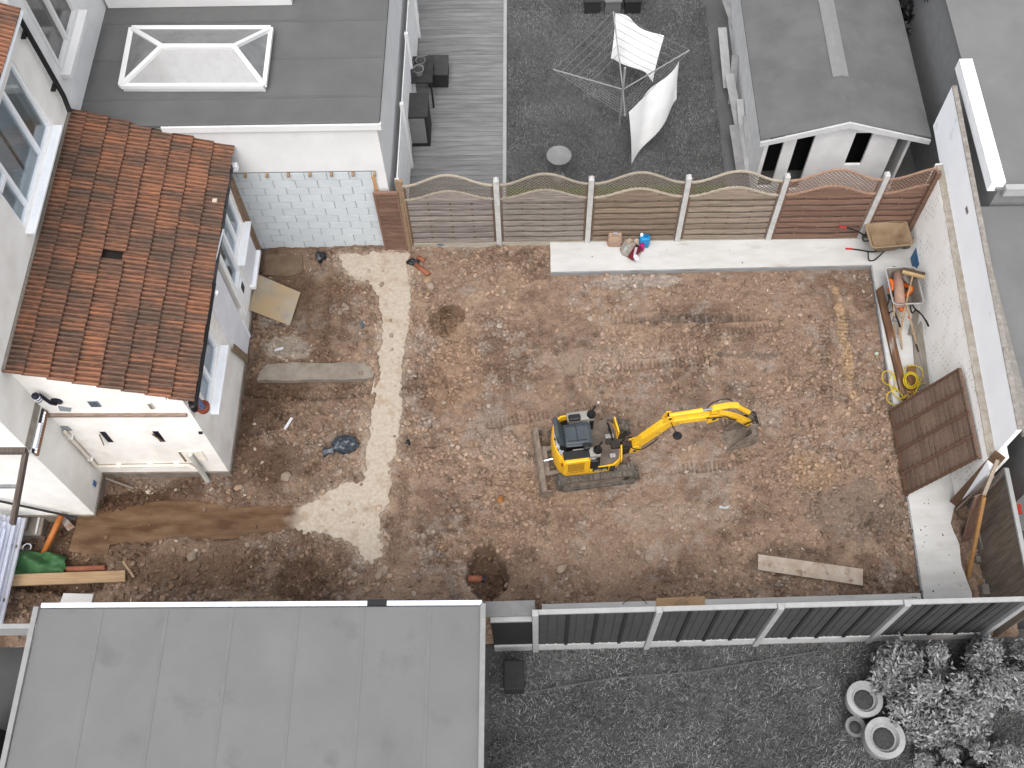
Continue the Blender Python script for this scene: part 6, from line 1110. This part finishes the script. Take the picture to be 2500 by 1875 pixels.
MB().sheet(6, 8, lambda u, v: zw(510+ (75)*v+ (22-18*v)*(u-.5)*2, 480+95*v-(20-14*v)*(u-.5)*2, .74)+Vector((0,0,.05*(2*u-1)**2))).build('blade', mat('worn_steel', S(166,156,146), S(130,120,110), metal=.3, rough=.5), shv); MB().tube([zw(580,575,.74), zw(500,980,.3), zw(515,1130,.16)], .016, 8).build('handle', HAN, shv)
spd = thing('spade', 'spade with black D-shaped grip leaning out of the loaded barrow', 'spade', tuple(zw(450,880,.4)))
MB().tube([zw(435,670,.62), zw(445,840,.56)], .017, 8).build('handle', HAN, spd); MB().tube([zw(445,830,.56), zw(428,880,.54), zw(478,880,.54)], .012, 6, closed=True).build('grip', black, spd); MB().beam(zw(430,690,.5), zw(415,640,.5), .16, .01).build('blade', mat('dark_steel', S(90,84,78), S(60,56,54)), spd)
for k, (a, b, lab, tip) in enumerate([((555,740,.6),(640,1085,.2),'pick handle with orange collar lying from the barrow to the grey boards',True),((450,890,.3),(452,1055,.15),'short wooden handle standing below the black D-grip',False),((480,720,.5),(480,1000,.2),'thin wooden handle lying between clay pipe and brown timber',False)]):
    tl = thing('tool_handle', lab, 'tool', tuple(zw(*b))); MB().tube([zw(*a), zw(*b)], .017, 8).build('shaft', HAN, tl)
    if tip: MB().tube([zw(572,842,.5), zw(576,852,.48)], .022, 8).build('collar', mat('collar_orange', S(232,100,50)), tl); MB().tube([zw(636,1080,.21), zw(658,1155,.14)], .018, 8).build('foot', DKM, tl)
# yellow cable
YC = mat('cable_yellow', S(238,208,40), S(224,190,30), rough=.45); cab = thing('yellow_cable', 'coiled bright yellow cable lying on the slab below the tools', 'cable', tuple(zw(560,1400,.12)))
coil = []
for k in range(90):
    a = 2*math.pi*k/18; r_ = 1+.16*math.sin(a*.31+k*.03)+.02*math.sin(k); p_ = zw(590+58*r_*math.cos(a), 1400+70*r_*math.sin(a)*.9, .22+.0016*k+.008*math.sin(a*2.3)); coil.append(p_)
MB().tube(coil, .011, 6).build('coil', YC, cab, smooth=True)
for pts in [[(535,1380),(530,1310),(570,1275),(640,1275),(690,1310),(690,1370),(660,1430),(640,1490),(610,1530),(560,1560)],[(450,1470),(455,1420),(440,1350),(400,1318),(350,1330),(335,1370),(355,1420),(410,1450),(460,1470),(470,1500)],[(460,1470),(430,1490),(385,1520),(380,1570),(420,1610),(470,1615),(530,1600),(480,1560),(440,1520),(420,1480),(400,1420),(420,1350),(450,1340)],[(560,1530),(500,1560),(450,1530),(430,1480),(470,1480),(530,1560)],[(545,1390),(590,1460),(625,1530),(600,1510),(560,1500)],[(720,1430),(680,1430),(645,1470),(620,1520)]]:
    MB().tube(smoothpath([zw(x, y, .16+.04*math.sin(.05*x)+.05) for x, y in pts], 6), .011, 6).build('loop', YC, cab, smooth=True)
# leaning lap panel
lp = thing('leaning_fence_panel', 'brown lap fence panel leaning against the white wall', 'fence panel', (6.94,8.3,.13))
O, U, VV = Vector((6.93,7.43,.135)), Vector((.01,1.79,0)), Vector((.83,.10,1.46)); nrm_ = U.cross(VV).normalized()*-1
if nrm_.z < 0: nrm_ = -nrm_
LAP = wood('lap_brown', V(124,103,89), V(90,73,63), rand=.16); LAPD = wood('lap_frame', V(96,70,56), V(70,50,40))
PP = lambda u, v, h=0: O+U*u+VV*v+nrm_*h
ns = 15
for k in range(ns):
    u0, u1 = .0, 1.0; v0, v1 = k/ns, (k+1.25)/ns; v1 = min(v1, 1)
    j = random.uniform(-.004,.004)
    MB().loft([[PP(u,v0,-.005+j), PP(u,v1,.026+.01*math.sin(7*u+k)+j), PP(u,v1,.040+.01*math.sin(7*u+k)+j), PP(u,v0,.005+j)] for u in np.linspace(.01,.99,7)]).build('slat', LAP, lp)
for u in (.0, .235, .49, .745, .975): MB().loft([[PP(u,v,.045), PP(u+.022,v,.045), PP(u+.022,v,.075), PP(u,v,.075)] for v in (0,1)]).build('batten', LAPD, lp)
MB().loft([[PP(u,-.012,.0), PP(u,.012,.0), PP(u,.012,.05), PP(u,-.012,.05)] for u in (0,1)]).build('edge_rail', LAPD, lp); MB().loft([[PP(u,.985,.0), PP(u,1.01,.0), PP(u,1.01,.05), PP(u,.985,.05)] for u in (0,1)]).build('edge_rail', LAP, lp)
# timbers and blocks heaped in the far corner
zc = lambda x, y, z: at(2060+x/3.77, 1080+y/3.77, z)
TB = wood('corner_timber', S(140,108,84), S(104,78,60)); TG = wood('corner_grey', S(190,176,158), S(160,144,126)); TO = wood('corner_pine', S(196,150,96), S(170,124,76))
for k, (a, b, w_, h_, m_, lab) in enumerate([((1015,575,.1),(1440,110,2.05),.20,.03,TB,'wide dark brown board leaning against the end of the white wall'),((1060,610,.1),(1350,330,1.6),.16,.03,TG,'pale grey board leaning beside the dark brown board'),((1130,900,.05),(1250,480,1.35),.20,.03,W_DARK,'dark panel board leaning in the middle of the timber heap'),((1145,1235,.05),(1290,500,1.45),.06,.06,TO,'orange pine post leaning at the edge of the concrete slab'),((1290,480,1.46),(1415,160,2.0),.06,.05,TG,'pale batten reaching over the top of the timber heap'),((1370,920,.1),(1490,1400,.1),.11,.08,TG,'grey post lying along the end fence')]):
    tag(MB().beam(zc(*a), zc(*b), w_, h_).build('timber', m_), lab, 'timber', 'timbers heaped in the corner')
GB2 = mat('grey_block', S(156,148,140), S(130,122,114), scale=7, bump=.3)
for k, (x, y, sx, sy, sz, lab) in enumerate([(1280,950,.30,.32,.22,'large grey concrete block behind the leaning pine post'),(1235,1090,.14,.12,.1,'small grey brick below the large grey block'),(1365,1385,.5,.18,.2,'grey concrete block lying at the foot of the lower fence')]):
    c_ = zc(x, y, .0); tag(MB().box((c_.x-sx/2,c_.y-sy/2,SOILZ(c_.x,c_.y)-.02), (c_.x+sx/2,c_.y+sy/2,SOILZ(c_.x,c_.y)+sz)).build('concrete_block', GB2, bevel=.01), lab, 'block')
rag(zc(1360,1290,.1), (.12,.10,.08), mat('pale_plastic', S(206,210,220), S(180,184,196), rough=.3), 'pale plastic bag beside the lying grey post', 'plastic_bag', 21, cat='bag')
tag(MB().beam(zc(1200,1290,.05), zc(1310,1265,.06), .05, .02).build('wood_scrap', TO), 'small orange wood scrap near the pale plastic bag', 'scrap'); tag(MB().beam(zc(1290,1270,.08), zc(1330,1220,.1), .04, .02).build('wood_scrap', TO), 'short orange wood scrap crossing the other scrap', 'scrap')
rt = zc(1340,440,.9); t = thing('red_container', 'red plastic crate standing behind the timber heap', 'crate', (8.25,7.0,0)); MB().box((8.13,6.75,-.2), (8.5,7.3,1.0)).build('body', mat('crate_red', S(170,52,44), S(146,40,36), rough=.5), t, bevel=.02); MB().box((8.11,6.73,1.0), (8.52,7.32,1.05)).build('rim', mat('crate_red2', S(186,60,50), rough=.5), t)
